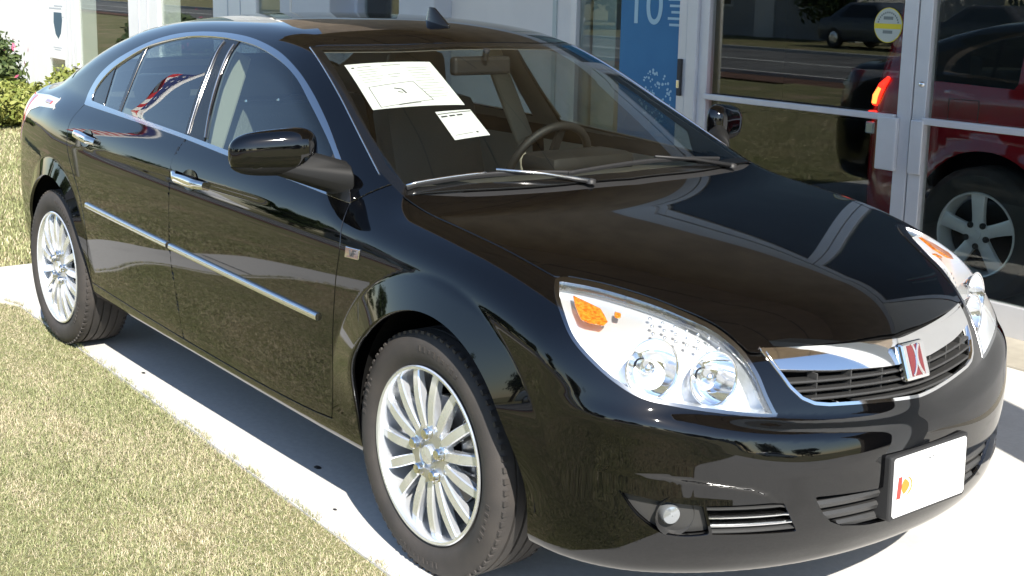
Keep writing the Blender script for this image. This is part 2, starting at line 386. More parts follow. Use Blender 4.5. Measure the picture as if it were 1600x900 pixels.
class Shell:
    def __init__(s,P,T,N): s.P,s.T,s.N=P,T,N; s.L=np.zeros(len(T),int); s.names=['shell']
    def lab(s,n):
        if n not in s.names: s.names.append(n)
        return s.names.index(n)
    def cen(s): return s.P[s.T].mean(1)
    def refine(s,mask):
        T=s.T[mask]; e=np.sort(np.concatenate([T[:,[0,1]],T[:,[1,2]],T[:,[2,0]]]),1)
        ue,inv=np.unique(e,axis=0,return_inverse=True); inv=inv.reshape(-1)
        mid=(s.P[ue[:,0]]+s.P[ue[:,1]])/2; mid,mn=project(mid,3)
        b=len(s.P); k=len(T); m01,m12,m20=inv[:k]+b,inv[k:2*k]+b,inv[2*k:]+b
        s.P=np.concatenate([s.P,mid]); s.N=np.concatenate([s.N,mn])
        a,c,d=T[:,0],T[:,1],T[:,2]
        new=np.concatenate([np.stack([a,m01,m20],1),np.stack([m01,c,m12],1),np.stack([m20,m12,d],1),np.stack([m01,m12,m20],1)])
        s.L=np.concatenate([s.L[~mask],np.tile(s.L[mask],4)]); s.T=np.concatenate([s.T[~mask],new])
    def split(s,fn,mask):
        """cut the triangles in mask along fn(x,w,z)=0"""
        vi=np.unique(s.T[mask]); f=np.ones(len(s.P)); f[vi]=fn(s.P[vi,0],np.abs(s.P[vi,1]),s.P[vi,2])
        f[np.abs(f)<2e-4]=2e-4
        S=f<0; c=S[s.T].sum(1); cut=mask&(c>0)&(c<3)
        if not cut.any(): return
        T=s.T[cut]; L=s.L[cut]
        # rotate so that vertex 0 is the odd one out
        odd=np.where(c[cut][:,None]==1,S[T],~S[T]); k=np.argmax(odd,1)
        T=np.stack([T[np.arange(len(T)),(k+j)%3] for j in range(3)],1)
        e=np.concatenate([T[:,[0,1]],T[:,[0,2]]]); es=np.sort(e,1)
        ue,inv=np.unique(es,axis=0,return_inverse=True); inv=inv.reshape(-1)
        t=(f[ue[:,0]]/(f[ue[:,0]]-f[ue[:,1]]))[:,None]
        np_=s.P[ue[:,0]]*(1-t)+s.P[ue[:,1]]*t; nn=s.N[ue[:,0]]*(1-t)+s.N[ue[:,1]]*t; nn/=np.linalg.norm(nn,axis=1)[:,None]
        b=len(s.P); s.P=np.concatenate([s.P,np_]); s.N=np.concatenate([s.N,nn])
        m1,m2=inv[:len(T)]+b,inv[len(T):]+b
        new=np.concatenate([np.stack([T[:,0],m1,m2],1),np.stack([m1,T[:,1],T[:,2]],1),np.stack([m1,T[:,2],m2],1)])
        s.T=np.concatenate([s.T[~cut],new]); s.L=np.concatenate([s.L[~cut],np.tile(L,3)])
    def mark(s,fn,region,name,only=None):
        """cut along fn=0 inside region and label the inside"""
        c=s.cen(); r=region(c[:,0],np.abs(c[:,1]),c[:,2])
        if only is not None: r&=np.isin(s.L,[s.lab(o) for o in only])
        s.split(fn,r)
        c=s.cen(); r=region(c[:,0],np.abs(c[:,1]),c[:,2])
        if only is not None: r&=np.isin(s.L,[s.lab(o) for o in only])
        i=np.where(r)[0]; f=fn(c[i,0],np.abs(c[i,1]),c[i,2]); s.L[i[f<0]]=s.lab(name)
    def get(s,names,side=0,filt=None):
        m=np.isin(s.L,[s.lab(n) for n in names])
        if side or filt is not None:
            c=s.cen()
            if side: m&=(c[:,1]*side>0)
            if filt is not None: m&=filt(c[:,0],np.abs(c[:,1]),c[:,2])
        T=s.T[m]; vi,inv=np.unique(T,return_inverse=True)
        return s.P[vi],inv.reshape(-1,3),s.N[vi]
    def panel(s,name,names,mat,parent,side=0,off=0.,rim=.012,filt=None,smooth_rim=False):
        P,T,N=s.get(names,side,filt)
        if len(T)==0: return None
        P=P+N*off
        return build_panel(name,P,T,N,mat,parent,rim)
def build_panel(name,P,T,N,mat,parent,rim):
    Vs,Fs,Ns=[P],[T],[N]
    if rim>0:
        e=np.concatenate([T[:,[0,1]],T[:,[1,2]],T[:,[2,0]]]); es=np.sort(e,1)
        ue,idx,cnt=np.unique(es,axis=0,return_index=True,return_counts=True)
        be=e[idx[cnt==1]]
        if len(be):
            a,b=be[:,0],be[:,1]
            q=np.stack([P[a],P[b],P[b]-N[b]*rim,P[a]-N[a]*rim],1)      # edge wall
            tn=np.cross(P[b]-P[a],N[a]+N[b]); ln=np.linalg.norm(tn,axis=1); tn/=np.maximum(ln,1e-12)[:,None]
            # a rounded edge: shade the top of the wall halfway to the panel's own normal
            base=len(P); k=len(be)
            Vs.append(q.reshape(-1,3))
            nn=np.repeat(tn[:,None],4,1); 
            nn[:,0]=tn*.8+N[a]*.6; nn[:,1]=tn*.8+N[b]*.6; nn/=np.linalg.norm(nn,axis=2)[:,:,None]
            Ns.append(nn.reshape(-1,3))
            i=base+4*np.arange(k)
            Fs.append(np.stack([i+1,i,i+3],1)); Fs.append(np.stack([i+1,i+3,i+2],1))
    return raw(name,np.concatenate(Vs),np.concatenate(Fs),mat,parent,N=np.concatenate(Ns))
# ------------------------------------------------------------------ the sedan: shell
P,Q=nets(F,np.array([-3.95,-.98,.12]),np.array([1.05,.98,1.52]),.016)
P,N=project(P,3)
Tq=np.concatenate([Q[:,[0,1,2]],Q[:,[0,2,3]]])
S=Shell(P,Tq,N)
c=S.cen(); cw=np.abs(c[:,1])
S.refine(((c[:,0]>.28)&(c[:,2]>.24)&(c[:,2]<.90))|((c[:,0]>-.5)&(c[:,0]<.6)&(cw>.66)&(c[:,2]>.3))|((c[:,0]<-2.35)&(c[:,0]>-3.35)&(cw>.7)&(c[:,2]>.3)&(c[:,2]<.85)))
side_=lambda x,w,z:(w>.5)&(z>.15)
# outlines read off the near side of the car, in car coordinates
DLO_OUT=crom([(-2.646,1.066),(-2.668,1.110),(-2.640,1.185),(-2.543,1.249),(-2.384,1.309),(-2.235,1.353),(-2.086,1.381),(-1.925,1.395),(-1.752,1.400),(-1.605,1.398),(-1.456,1.389),(-1.298,1.369),(-1.167,1.342),(-1.030,1.299),(-.901,1.245),(-.782,1.184),(-.673,1.121),(-.547,1.043),(-.461,.983),(-.440,.963)],6)
BELT_LO=crom([(-.440,.963),(-.591,.975),(-.90,.995),(-1.234,1.014),(-1.574,1.034),(-1.846,1.045),(-2.23,1.057),(-2.646,1.066)],4)
DLO_IN=crom([(-2.585,1.092),(-2.604,1.115),(-2.580,1.165),(-2.495,1.228),(-2.294,1.311),(-2.147,1.346),(-1.986,1.369),(-1.84,1.378),(-1.683,1.379),(-1.559,1.374),(-1.413,1.364),(-1.277,1.344),(-1.133,1.312),(-1.005,1.269),(-.882,1.211),(-.766,1.151),(-.657,1.090),(-.559,1.027),(-.505,.992)],6)
BELT_UP=crom([(-.505,.992),(-.698,1.000),(-.95,1.016),(-1.236,1.034),(-1.588,1.053),(-1.895,1.066),(-2.227,1.078),(-2.585,1.092)],4)
dlo_o=np.concatenate([DLO_OUT,BELT_LO[1:-1]]); dlo_i=np.concatenate([DLO_IN,BELT_UP[1:-1]])
GAP_F=crom([(-.440,.963),(-.431,.933),(-.424,.905),(-.415,.858),(-.414,.819),(-.422,.758),(-.431,.64),(-.441,.509),(-.455,.40),(-.478,.312)],4)
GAP_M=crom([(-1.560,1.036),(-1.575,1.012),(-1.588,.969),(-1.583,.886),(-1.574,.802),(-1.568,.68),(-1.552,.571),(-1.534,.459),(-1.52,.319)],4)
GAP_R=crom([(-2.646,1.066),(-2.658,1.045),(-2.671,1.012),(-2.671,.979),(-2.660,.942),(-2.636,.886),(-2.571,.814),(-2.485,.724),(-2.432,.626),(-2.414,.495),(-2.422,.353)],4)
DOOR_BOT=crom([(-2.422,.353),(-2.032,.337),(-1.73,.327),(-1.52,.319),(-1.345,.313),(-.972,.303),(-.641,.303),(-.478,.312)],4)
door_all=np.concatenate([GAP_F,DOOR_BOT[::-1][1:],GAP_R[::-1][1:],DLO_OUT[1:-1]])
on_side=lambda x,w,z:(w>.5)&(x>-2.95)&(x<-.2)&(z>.25)
G=lambda poly,fu=lambda x,w,z:(x,z),closed=True:(lambda x,w,z:sd_poly(poly,*fu(x,w,z),closed))
# doors
S.mark(G(door_all),on_side,'door',['shell'])
# window band
S.mark(G(dlo_o),lambda x,w,z:on_side(x,w,z)&(z>.93),'dlo_chrome',['door','shell'])
S.mark(lambda x,w,z:sd_poly(dlo_i,x,z)-.005,lambda x,w,z:on_side(x,w,z)&(z>.95),'sideglass',['dlo_chrome'])
PILB=[(-1.684,1.42),(-1.659,1.291),(-1.640,1.166),(-1.592,1.02),(-1.425,1.02),(-1.490,1.163),(-1.528,1.264),(-1.555,1.42)]
S.mark(G(PILB),lambda x,w,z:on_side(x,w,z)&(z>.95),'pillar_b',['sideglass'])
S.mark(G([(-2.318,1.40),(-2.252,1.02),(-2.226,1.02),(-2.286,1.40)]),lambda x,w,z:on_side(x,w,z)&(z>.95),'divider',['sideglass'])
S.mark(G([(-2.9,1.4),(-2.55,1.4),(-2.499,1.225),(-2.439,1.087),(-2.42,1.0),(-2.9,1.0)]),lambda x,w,z:on_side(x,w,z)&(z>.95),'divider',['sideglass'])
# sail panel in the front corner of the front window
S.mark(G([(-.40,.95),(-.655,.98),(-.625,1.13),(-.50,1.1)]),lambda x,w,z:on_side(x,w,z)&(z>.95),'sail',['sideglass'])
# windshield, rear window
WS=np.concatenate([crom([(-.955,0),(-.962,.14),(-.98,.272),(-1.01,.37),(-1.06,.48),(-1.118,.572)],4)[:-1],crom([(-1.118,.572),(-.923,.616),(-.752,.655),(-.583,.697),(-.411,.738)],4)[:-1],[(-.31,.738)],crom([(-.292,.732),(-.24,.58),(-.19,.42),(-.158,.25),(-.14,.0)],4)])
WS=np.concatenate([WS,(WS*[1,-1])[::-1]])
fx=lambda x,w,z:(x,w)
top_f=lambda x,w,z:(z>.96)&(x>-1.3)&(x<.1)
S.mark(G(WS,fx),top_f,'ws_frit',['shell'])
S.mark(lambda x,w,z:sd_poly(WS,x,w)+.028,top_f,'windshield',['ws_frit'])
BL=np.concatenate([crom([(-2.47,0),(-2.49,.3),(-2.535,.55),(-2.58,.622)],4)[:-1],crom([(-2.58,.622),(-2.71,.655),(-2.90,.690),(-3.02,.70)],4)[:-1],crom([(-3.02,.70),(-3.13,.55),(-3.22,.3),(-3.25,0)],4)])
BL=np.concatenate([BL,(BL*[1,-1])[::-1]])
back_f=lambda x,w,z:(z>1.0)&(x<-2.3)&(x>-3.5)
S.mark(G(BL,fx),back_f,'bl_frit',['shell'])
S.mark(lambda x,w,z:sd_poly(BL,x,w)+.03,back_f,'rearwindow',['bl_frit'])
# lamps (flattened along the front corner), grille and openings
HL=crom([(.351,.715,.876),(.358,.682,.878),(.428,.62,.865),(.516,.563,.844),(.593,.524,.822),(.677,.481,.79),(.742,.458,.748),(.788,.447,.698),(.819,.442,.646),(.845,.432,.600)],4)[:-1]
HL=np.concatenate([HL,crom([(.845,.432,.600),(.827,.477,.603),(.783,.578,.621),(.735,.671,.641),(.686,.734,.66),(.638,.768,.689),(.585,.791,.726),(.525,.804,.77),(.462,.789,.818),(.392,.753,.858),(.351,.715,.876)],4)[:-1]])
hproj=lambda x,w,z:(-x*.88+w*.47,z)
HL2=np.stack(hproj(HL[:,0],HL[:,1],HL[:,2]),1)
nose_=lambda x,w,z:(x>.25)&(z>.22)
S.mark(G(HL2,hproj),lambda x,w,z:(x>.25)&(z>.55)&(w>.36)&(z<.93),'hl_bezel',['shell'])
S.mark(lambda x,w,z:sd_poly(HL2,*hproj(x,w,z))+.007,lambda x,w,z:(x>.25)&(z>.55)&(w>.36),'headlight',['hl_bezel'])
GR=np.array([(0,.7305),(.10,.735),(.25,.7395),(.415,.7455),(.402,.705),(.383,.66),(.36,.632),(.33,.617),(.29,.6105),(.18,.604),(.08,.598),(0,.5945)])
GR=np.concatenate([GR,(GR[1:-1]*[-1,1])[::-1]])
fy=lambda x,w,z:(w,z)
fr=lambda x,w,z:(x>.6)&(z<.80)&(w<.56)
S.mark(G(GR,fy),fr,'gr_frame',['shell'])
S.mark(lambda x,w,z:sd_poly(GR,w,z)+.0075,fr,'gr_open',['gr_frame'])
BAR=np.array([(-.5,.80),(.5,.80),(.5,.712),(.405,.7005),(.25,.686),(.10,.678),(0,.676),(-.10,.678),(-.25,.686),(-.405,.7005),(-.5,.712)])
S.mark(G(BAR,fy),fr,'gr_bar',['gr_open'])
LG=np.array([(0,.402),(.19,.402),(.373,.411),(.345,.365),(.318,.338),(.28,.320),(.20,.306),(.10,.300),(0,.299)]); LG=np.concatenate([LG,(LG[1:-1]*[-1,1])[::-1]])
S.mark(G(LG,fy),fr,'low_open',['shell'])
FOG=np.concatenate([crom([(.763,.430),(.737,.378),(.699,.338),(.668,.328),(.636,.327),(.604,.332)],5),[(.617,.402)],crom([(.617,.402),(.695,.413),(.763,.430)],4)[1:-1]])
S.mark(G(FOG,fy),lambda x,w,z:(x>.5)&(z<.55)&(w>.35),'fog_open',['shell'])
VENT=np.array([(.612,.402),(.450,.404),(.408,.326),(.598,.332)])
S.mark(G(VENT,fy),lambda x,w,z:(x>.5)&(z<.55)&(w>.35),'vent_open',['shell'])
# hood, trunk lid
HOOD_SIDE=crom([(-.295,.742),(-.135,.738),(.046,.733),(.215,.724),(.33,.712),(.347,.700)],4)
HOOD=np.concatenate([crom([(-.10,0),(-.118,.25),(-.15,.42),(-.20,.58),(-.295,.742)],4)[:-1],HOOD_SIDE,crom([(.358,.676),(.428,.614),(.516,.557),(.593,.518),(.678,.476),(.736,.455),(.768,.425),(.814,.262),(.842,.13),(.858,0)],4)])
HOOD=np.concatenate([HOOD,(HOOD*[1,-1])[::-1]])
hood_r=lambda x,w,z:(z>.70)&(x>-.5)&(x<1)
S.mark(G(HOOD,fx),hood_r,'hood',['shell'])
CW=np.concatenate([crom([(-.10,0),(-.118,.25),(-.15,.42),(-.20,.58),(-.285,.728)],4),crom([(-.285,.728),(-.27,.58),(-.21,.42),(-.18,.25),(-.16,0)],4)]); CW=np.concatenate([CW,(CW*[1,-1])[::-1]])
S.mark(G(CW,fx),lambda x,w,z:(z>.93)&(x>-.5)&(x<.1),'cowl',['shell'])
TR=np.array([(-3.27,0),(-3.26,.3),(-3.20,.52),(-3.16,.63),(-3.5,.62),(-3.75,.58),(-3.95,.56),(-3.95,-.56),(-3.75,-.58),(-3.5,-.62),(-3.16,-.63),(-3.20,-.52),(-3.26,-.3)])
S.mark(G(TR,fx),lambda x,w,z:(x<-3.1)&(z>.72),'trunk',['shell'])
# tail lamps
TL=np.array([(-2.985,1.062),(-3.2,1.062),(-3.45,1.05),(-3.9,1.06),(-3.9,.79),(-3.55,.80),(-3.44,.90),(-3.33,.985),(-3.2,1.012),(-2.95,1.024),(-3.0,1.04)])
S.mark(G(TL),lambda x,w,z:(x<-2.9)&(z>.75)&(w>.5),'taillamp',['shell','trunk'])
# wheel openings
def arch(cx,cz,a,b): return lambda x,w,z:(np.sqrt(((x-cx)/a)**2+((z-cz)/b)**2)-1)*a
ARCH_F=(.045,.352,.375,.400); ARCH_R=(-2.822,.352,.392,.400)
S.mark(arch(*ARCH_F),lambda x,w,z:(np.abs(x)<.6)&(w>.45)&(z<.85),'hole',['shell','door'])
S.mark(arch(*ARCH_R),lambda x,w,z:(np.abs(x+2.85)<.6)&(w>.45)&(z<.85),'hole',['shell','door'])
# bumpers, fenders, roof
BUM=np.array([(.52,.80),(.508,.758),(.47,.71),(.41,.655),(.30,.50),(.30,.0),(1.3,0),(1.3,.80)])
S.mark(G(BUM),lambda x,w,z:(x>.25)&(z<.80),'front_bumper',['shell'])
S.mark(lambda x,w,z:np.maximum(.0-x,z-.80)if False else (.62-x),lambda x,w,z:(x>.5)&(z<.80),'front_bumper',['shell'])
FEN=np.array([(-.441,.963),(-.431,.933),(-.424,.905),(-.415,.858),(-.414,.819),(-.422,.758),(-.431,.64),(-.441,.509),(-.455,.40),(-.478,.312),(-.478,.262),(-.1,.25),(.6,.25),(.6,1.2),(-.30,1.2),(-.345,1.02)])
S.mark(G(FEN),lambda x,w,z:(x>-.55)&(x<.7)&(w>.5),'fender',['shell'])
S.mark(lambda x,w,z:x-(-3.31+.25*(z-.6)),lambda x,w,z:(x<-3.0)&(z<.80),'rear_bumper',['shell'])
S.mark(lambda x,w,z:z-(.300+.018*(-.45-x)),lambda x,w,z:(x>-2.6)&(x<-.25)&(z<.40),'rocker',['shell'])
# shut lines: a real gap of about 5 mm all round the moving panels
gap=lambda line,g,closed=False,fu=lambda x,w,z:(x,z):(lambda x,w,z:sd_poly(line,*fu(x,w,z),closed)-g)
for ln in (GAP_F,GAP_M,GAP_R,DOOR_BOT):
    S.mark(gap(ln,.0028),lambda x,w,z:(w>.6)&(z<1.068)&(z>.25)&(x<-.3)&(x>-2.75),'gap',['door','shell','fender','rocker'])
S.mark(gap(HOOD_SIDE,.003,False,fx),lambda x,w,z:hood_r(x,w,z)&(x<.36),'gap',['hood','fender','shell'])
hf=crom([(.358,.676),(.428,.614),(.516,.557),(.593,.518),(.678,.476),(.736,.455),(.768,.425),(.814,.262),(.842,.13),(.858,0)],4)
hfs=np.concatenate([hf,(hf*[1,-1])[::-1][1:]])
S.mark(gap(hfs,.0035,False,fx),hood_r,'gap',['hood','fender','shell','front_bumper'])
S.mark(lambda x,w,z:np.abs(sd_poly(TR,x,w))-.003,lambda x,w,z:(x<-3.1)&(z>.72),'gap',['trunk','shell'])
S.mark(gap(np.array([(-.441,.964),(-.395,1.0),(-.345,1.035)]),.0035),lambda x,w,z:(w>.6)&(x<-.3)&(x>-.5)&(z>.9),'gap',['fender','shell'])

# ------------------------------------------------------------------ the sedan: parts
sedan=empty('sedan',(-1.43,0,0))
tag(sedan,'shiny black four-door sedan with chrome window trim parked beside the lawn','car')
pan=S.panel
ISR=lambda x,w,z:x>-1.575+0*x      # front door side of the B pillar
gapx=lambda x,z:np.interp(z,GAP_M[::-1,1],GAP_M[::-1,0])
fdoor=lambda x,w,z:x>gapx(x,z)
rdoor=lambda x,w,z:x<=gapx(x,z)
pan('hood',['hood'],M['paint'],sedan,rim=.014)
bump_=pan('front_bumper',['front_bumper'],M['paint'],sedan,rim=.012)
pan('rear_bumper',['rear_bumper'],M['paint'],sedan)
pan('trunk_lid',['trunk'],M['paint'],sedan)
pan('body_shell',['shell'],M['paint'],sedan,rim=.012)
pan('cowl_panel',['cowl'],M['plastic'],sedan,off=-.012,rim=0)
ws=pan('windshield',['windshield'],M['wsglass'],sedan,rim=0,off=-.002)
pan('black_border',['ws_frit'],M['trimblack'],ws,rim=.006,off=-.002)
rw=pan('rear_window',['rearwindow'],M['glass'],sedan,rim=0,off=-.002)
pan('black_border',['bl_frit'],M['trimblack'],rw,rim=.006,off=-.002)
doors={}
for sd in (-1,1):
    fen=pan('front_fender',['fender'],M['paint'],sedan,sd,rim=.014)
    pan('rocker_panel',['rocker'],M['paint'],sedan,sd,rim=.01)
    fd=pan('front_door',['door'],M['paint'],sedan,sd,filt=fdoor,rim=.014); rd=pan('rear_door',['door'],M['paint'],sedan,sd,filt=rdoor,rim=.014)
    doors[sd]=(fd,rd,fen)
    pb=lambda x,w,z:x>-1.62+ (1.37-z)*.0+np.interp(z,[1.02,1.166,1.291,1.40],[.072,.045,.022,.0])-.0
    pan('window_trim',['dlo_chrome'],M['dlochrome'],fd,sd,off=.002,rim=.008,filt=lambda x,w,z:x>-1.58)
    pan('window_trim',['dlo_chrome'],M['dlochrome'],rd,sd,off=.002,rim=.008,filt=lambda x,w,z:x<=-1.58)
    pan('door_glass',['sideglass'],M['glass'],fd,sd,off=-.006,rim=0,filt=lambda x,w,z:x>-1.58)
    pan('door_glass',['sideglass'],M['glass'],rd,sd,off=-.006,rim=0,filt=lambda x,w,z:(x<=-1.58)&(x>-2.262))
    pan('quarter_glass',['sideglass'],M['glass'],rd,sd,off=-.006,rim=0,filt=lambda x,w,z:x<=-2.262)
    pan('pillar_cover',['pillar_b'],M['trimblack'],fd,sd,off=-.002,rim=.006,filt=lambda x,w,z:x>-1.595+.0*x+np.interp(z,[1.02,1.4],[.045,-.035]))
    pan('pillar_cover',['pillar_b'],M['trimblack'],rd,sd,off=-.004,rim=.006,filt=lambda x,w,z:x<=-1.595+np.interp(z,[1.02,1.4],[.045,-.035]))
    for ff in (lambda x,w,z:x>-2.38,lambda x,w,z:x<=-2.38): pan('window_divider',['divider'],M['trimblack'],rd,sd,off=-.003,rim=.006,filt=ff)
    pan('sail_panel',['sail'],M['plastic'],fd,sd,off=.002,rim=.008)
# dark inner skin so that shut lines and openings look into shade, cabin lining inside the roof
inner=[n for n in S.names if n not in('hole','sideglass','windshield','rearwindow','headlight','hl_bezel','gr_open','gr_bar','gr_frame','low_open','fog_open','vent_open')]
Pi,Ti,Ni=S.get(inner); Pi=Pi-Ni*.016
ct=Pi[Ti].mean(1); up=(ct[:,2]>1.0+.015*(-.9-ct[:,0]))&(ct[:,0]<-.25)&(ct[:,0]>-3.3)
def sub(P_,T_,m):
    vi,inv=np.unique(T_[m],return_inverse=True); return P_[vi],inv.reshape(-1,3)
a,b=sub(Pi,Ti,~up); raw('inner_skin',a,b,M['liner'],sedan)
a,b=sub(Pi,Ti,up); raw('cabin_lining',a,b,M['headliner'],sedan)
# ---- surface lookups used by the small parts
def surf_x(y,z):
    y=np.asarray(y,float); z=np.asarray(z,float); lo=np.full(np.broadcast(y,z).shape,.2); hi=np.full(lo.shape,1.1)
    for _ in range(40):
        m=(lo+hi)/2; ins=F(m,y+0*m,z+0*m)<0; lo=np.where(ins,m,lo); hi=np.where(ins,hi,m)
    return lo
def surf_w(x,z):
    x=np.asarray(x,float); z=np.asarray(z,float); lo=np.full(np.broadcast(x,z).shape,.3); hi=np.full(lo.shape,1.0)
    for _ in range(40):
        m=(lo+hi)/2; ins=F(x+0*m,m,z+0*m)<0; lo=np.where(ins,m,lo); hi=np.where(ins,hi,m)
    return lo
def surf_z(x,y):
    x=np.asarray(x,float); y=np.asarray(y,float); lo=np.full(np.broadcast(x,y).shape,.5); hi=np.full(lo.shape,1.6)
    for _ in range(40):
        m=(lo+hi)/2; ins=F(x+0*m,y+0*m,m)<0; lo=np.where(ins,m,lo); hi=np.where(ins,hi,m)
    return lo
def nrm(p):
    g=grad(*[np.array([v]) for v in p])[0]; return g/np.linalg.norm(g)
def ribbon(name,mat_,parent,ctr,nor,hw,t0,t1,bev=.0,upv=None):
    """moulding that follows a 3-D line: ctr points, outward normals, half height hw, from depth t0 to t1 (rounded profile)"""
    ctr=np.asarray(ctr,float); nor=np.asarray(nor,float); n=len(ctr); V=[];Fc=[]
    prof=[(-1,0),(-1,.55),(-.75,.9),(-.3,1),(.3,1),(.75,.9),(1,.55),(1,0)]; k=len(prof)
    hw=np.broadcast_to(hw,(n,))
    for i in range(n):
        d=ctr[min(i+1,n-1)]-ctr[max(i-1,0)]; d/=np.linalg.norm(d); b=np.cross(nor[i],d); b/=np.linalg.norm(b)
        for u,v in prof: V.append(ctr[i]+b*u*hw[i]+nor[i]*(t0+(t1-t0)*v))
    for i in range(n-1):
        for j in range(k): Fc.append((i*k+j,i*k+(j+1)%k,(i+1)*k+(j+1)%k,(i+1)*k+j))
    Fc.append(tuple(range(k))); Fc.append(tuple((n-1)*k+j for j in range(k-1,-1,-1)))
    m=MB(); m.add(V,Fc); return m.build(name,mat_,parent,angle=50)
for sd in (-1,1):
    fd,rd,fen=doors[sd]
    # body-side moulding, one strip per door
    for par,xa,xb in ((rd,-2.385,-1.578),(fd,-1.556,-.515)):
        xs=np.linspace(xa,xb,24); zs=np.interp(xs,[-2.388,-1.196,-.51],[.685,.642,.618]); ws_=surf_w(xs,zs)
        ct=np.stack([xs,sd*ws_,zs],1); nn=np.array([nrm(p) for p in ct])
        ribbon('side_moulding',M['satin'],par,ct,nn,.0115,-.004,.011)
    # door handles: chrome strap over a dark finger recess
    for par,xa,xb,zc in ((fd,-1.545,-1.295,.910),(rd,-2.555,-2.305,.951)):
        xs=np.linspace(xa,xb,21); t=(xs-xa)/(xb-xa); zs=zc+.006*np.cos(t*math.pi)
        ws_=surf_w(xs,zs); ct=np.stack([xs,sd*ws_,zs],1); nn=np.array([nrm(p) for p in ct])
        lift=.030*np.clip(np.sin(math.pi*t)*1.7,0,1)+.004
        hw=.0135+.004*np.sin(math.pi*t)
        ctl=ct+nn*(lift*.62)[:,None]
        h=ribbon('door_handle',M['chrome'],par,ctl,nn,hw,-.003,.013)
        # recess bowl
        m=MB(); cc=ct[10]; nn0=nn[10]; ax=np.array([1,0,0.]); bx=np.cross(nn0,ax); bx/=np.linalg.norm(bx); V=[];Fc=[]
        for r_ in range(5):
            rr=[1,.9,.7,.4,.05][r_]; dd=[.0035,.003,.002,.0015,.0012][r_]
            for k in range(20):
                a_=2*math.pi*k/20; q=cc+ax*.062*rr*math.cos(a_)+bx*.036*rr*math.sin(a_); q[1]=sd*(surf_w(q[0],q[2])+dd); V.append(q)
        for r_ in range(4):
            for k in range(20): Fc.append((r_*20+k,r_*20+(k+1)%20,(r_+1)*20+(k+1)%20,(r_+1)*20+k))
        m.add(V,Fc); m.build('handle_recess',M['trimblack'],par,smooth=True)
    # bright lines along the door pillar and the windshield edge
    def line_on_side(par,pts,hw,nm,mt,t1=.007):
        q=crom(pts,6); w__=surf_w(q[:,0],q[:,1]); ct=np.stack([q[:,0],sd*w__,q[:,1]],1); ribbon(nm,mt,par,ct,np.array([nrm(p) for p in ct]),hw,-.006,t1)
    line_on_side(rd,[(-1.652,1.374),(-1.628,1.28),(-1.604,1.17),(-1.568,1.052)],.0022,'pillar_strip',M['dlochrome'],.003)
    line_on_side(fd,[(-1.560,1.366),(-1.534,1.264),(-1.496,1.163),(-1.432,1.052)],.0026,'pillar_strip',M['dlochrome'],.003)
    q=crom([(-1.112,.574),(-.923,.618),(-.752,.657),(-.583,.699),(-.425,.737)],5); zz=surf_z(q[:,0],sd*q[:,1]); ct=np.stack([q[:,0],sd*q[:,1],zz],1)
    ribbon('windshield_trim',M['satin'],sedan,ct,np.array([nrm(p) for p in ct]),.0028,-.004,.003)
    # fender badge
    bc=np.array([-.342,0,.839]); g_=MB(); 
    pt=lambda u,v,t:(lambda x,z:np.array([x,sd*(surf_w(x,z)+t),z]))(bc[0]+u+.2*v*0,bc[2]+v)
    g_=MB(); V=[pt(u,v,t) for t in (-.002,.005) for u,v in ((-.036,-.0165),(.036,-.0135),(.036,.0165),(-.036,.0145))]
    g_.add(V,[(0,1,2,3),(4,5,6,7),(0,1,5,4),(1,2,6,5),(2,3,7,6),(3,0,4,7)]); bd=g_.build('fender_badge',M['chrome'],fen,bevel=.002)
    g_=MB()
    for (u0,v0),(u1,v1) in (((-.012,.009),(-.003,-.009)),((-.003,-.009),(.006,.009)),((.006,.009),(.020,.008)),((.008,.001),(.018,.001)),((.006,.009),(.008,-.009))):
        g_.bar(pt(u0,v0,.0062),pt(u1,v1,.0062),.003,.0016,up=(0,sd,0))
    g_.build('badge_lettering',M['ink'],fen)
# ---- grille
gr=build_panel('grille',*[x for x in (lambda q:(q[0]+q[2]*.003,q[1],q[2]))(S.get(['gr_frame']))],M['chrome'],sedan,.02)
def bar_panel():
    P_,T_,N_=S.get(['gr_bar']); return build_panel('chrome_bar',P_+N_*.006,T_,N_,M['chrome'],gr,.022)
bar_panel()
P_,T_,N_=S.get(['gr_open','gr_bar']); raw('grille_backing',P_-np.array([.075,0,0]),T_,M['liner'],gr)
grw=lambda z:float(np.interp(z,[.597,.604,.611,.617,.632,.66,.705,.745],[.09,.19,.29,.33,.36,.383,.402,.415]))-.006
for zc in (.6615,.6425,.6235,.608):
    wmax=grw(zc-.003); ys=np.linspace(-wmax,wmax,49); zs=zc+.045*ys**2
    xs=surf_x(ys,zs); V=[];Fc=[]; n=len(ys)
    for i in range(n):
        for dx,dz in ((-.006,.0035),(-.003,0),(-.006,-.0035),(-.045,-.0025),(-.045,.0025)): V.append((xs[i]+dx,ys[i],zs[i]+dz))
    for i in range(n-1):
        for j in range(5): Fc.append((i*5+j,i*5+(j+1)%5,(i+1)*5+(j+1)%5,(i+1)*5+j))
    Fc+= [tuple(range(5)),tuple((n-1)*5+j for j in range(5))]
    MB().add(V,Fc).build('grille_slat',M['greyplastic'],gr,angle=40)
for yc in (-.30,-.20,-.10,.10,.20,.30):
    m=MB(); z0,z1=.612,.685; m.box(((surf_x(yc,.65)-.028),yc,(z0+z1)/2),(.03,.004,z1-z0)); m.build('grille_rib',M['greyplastic'],gr)
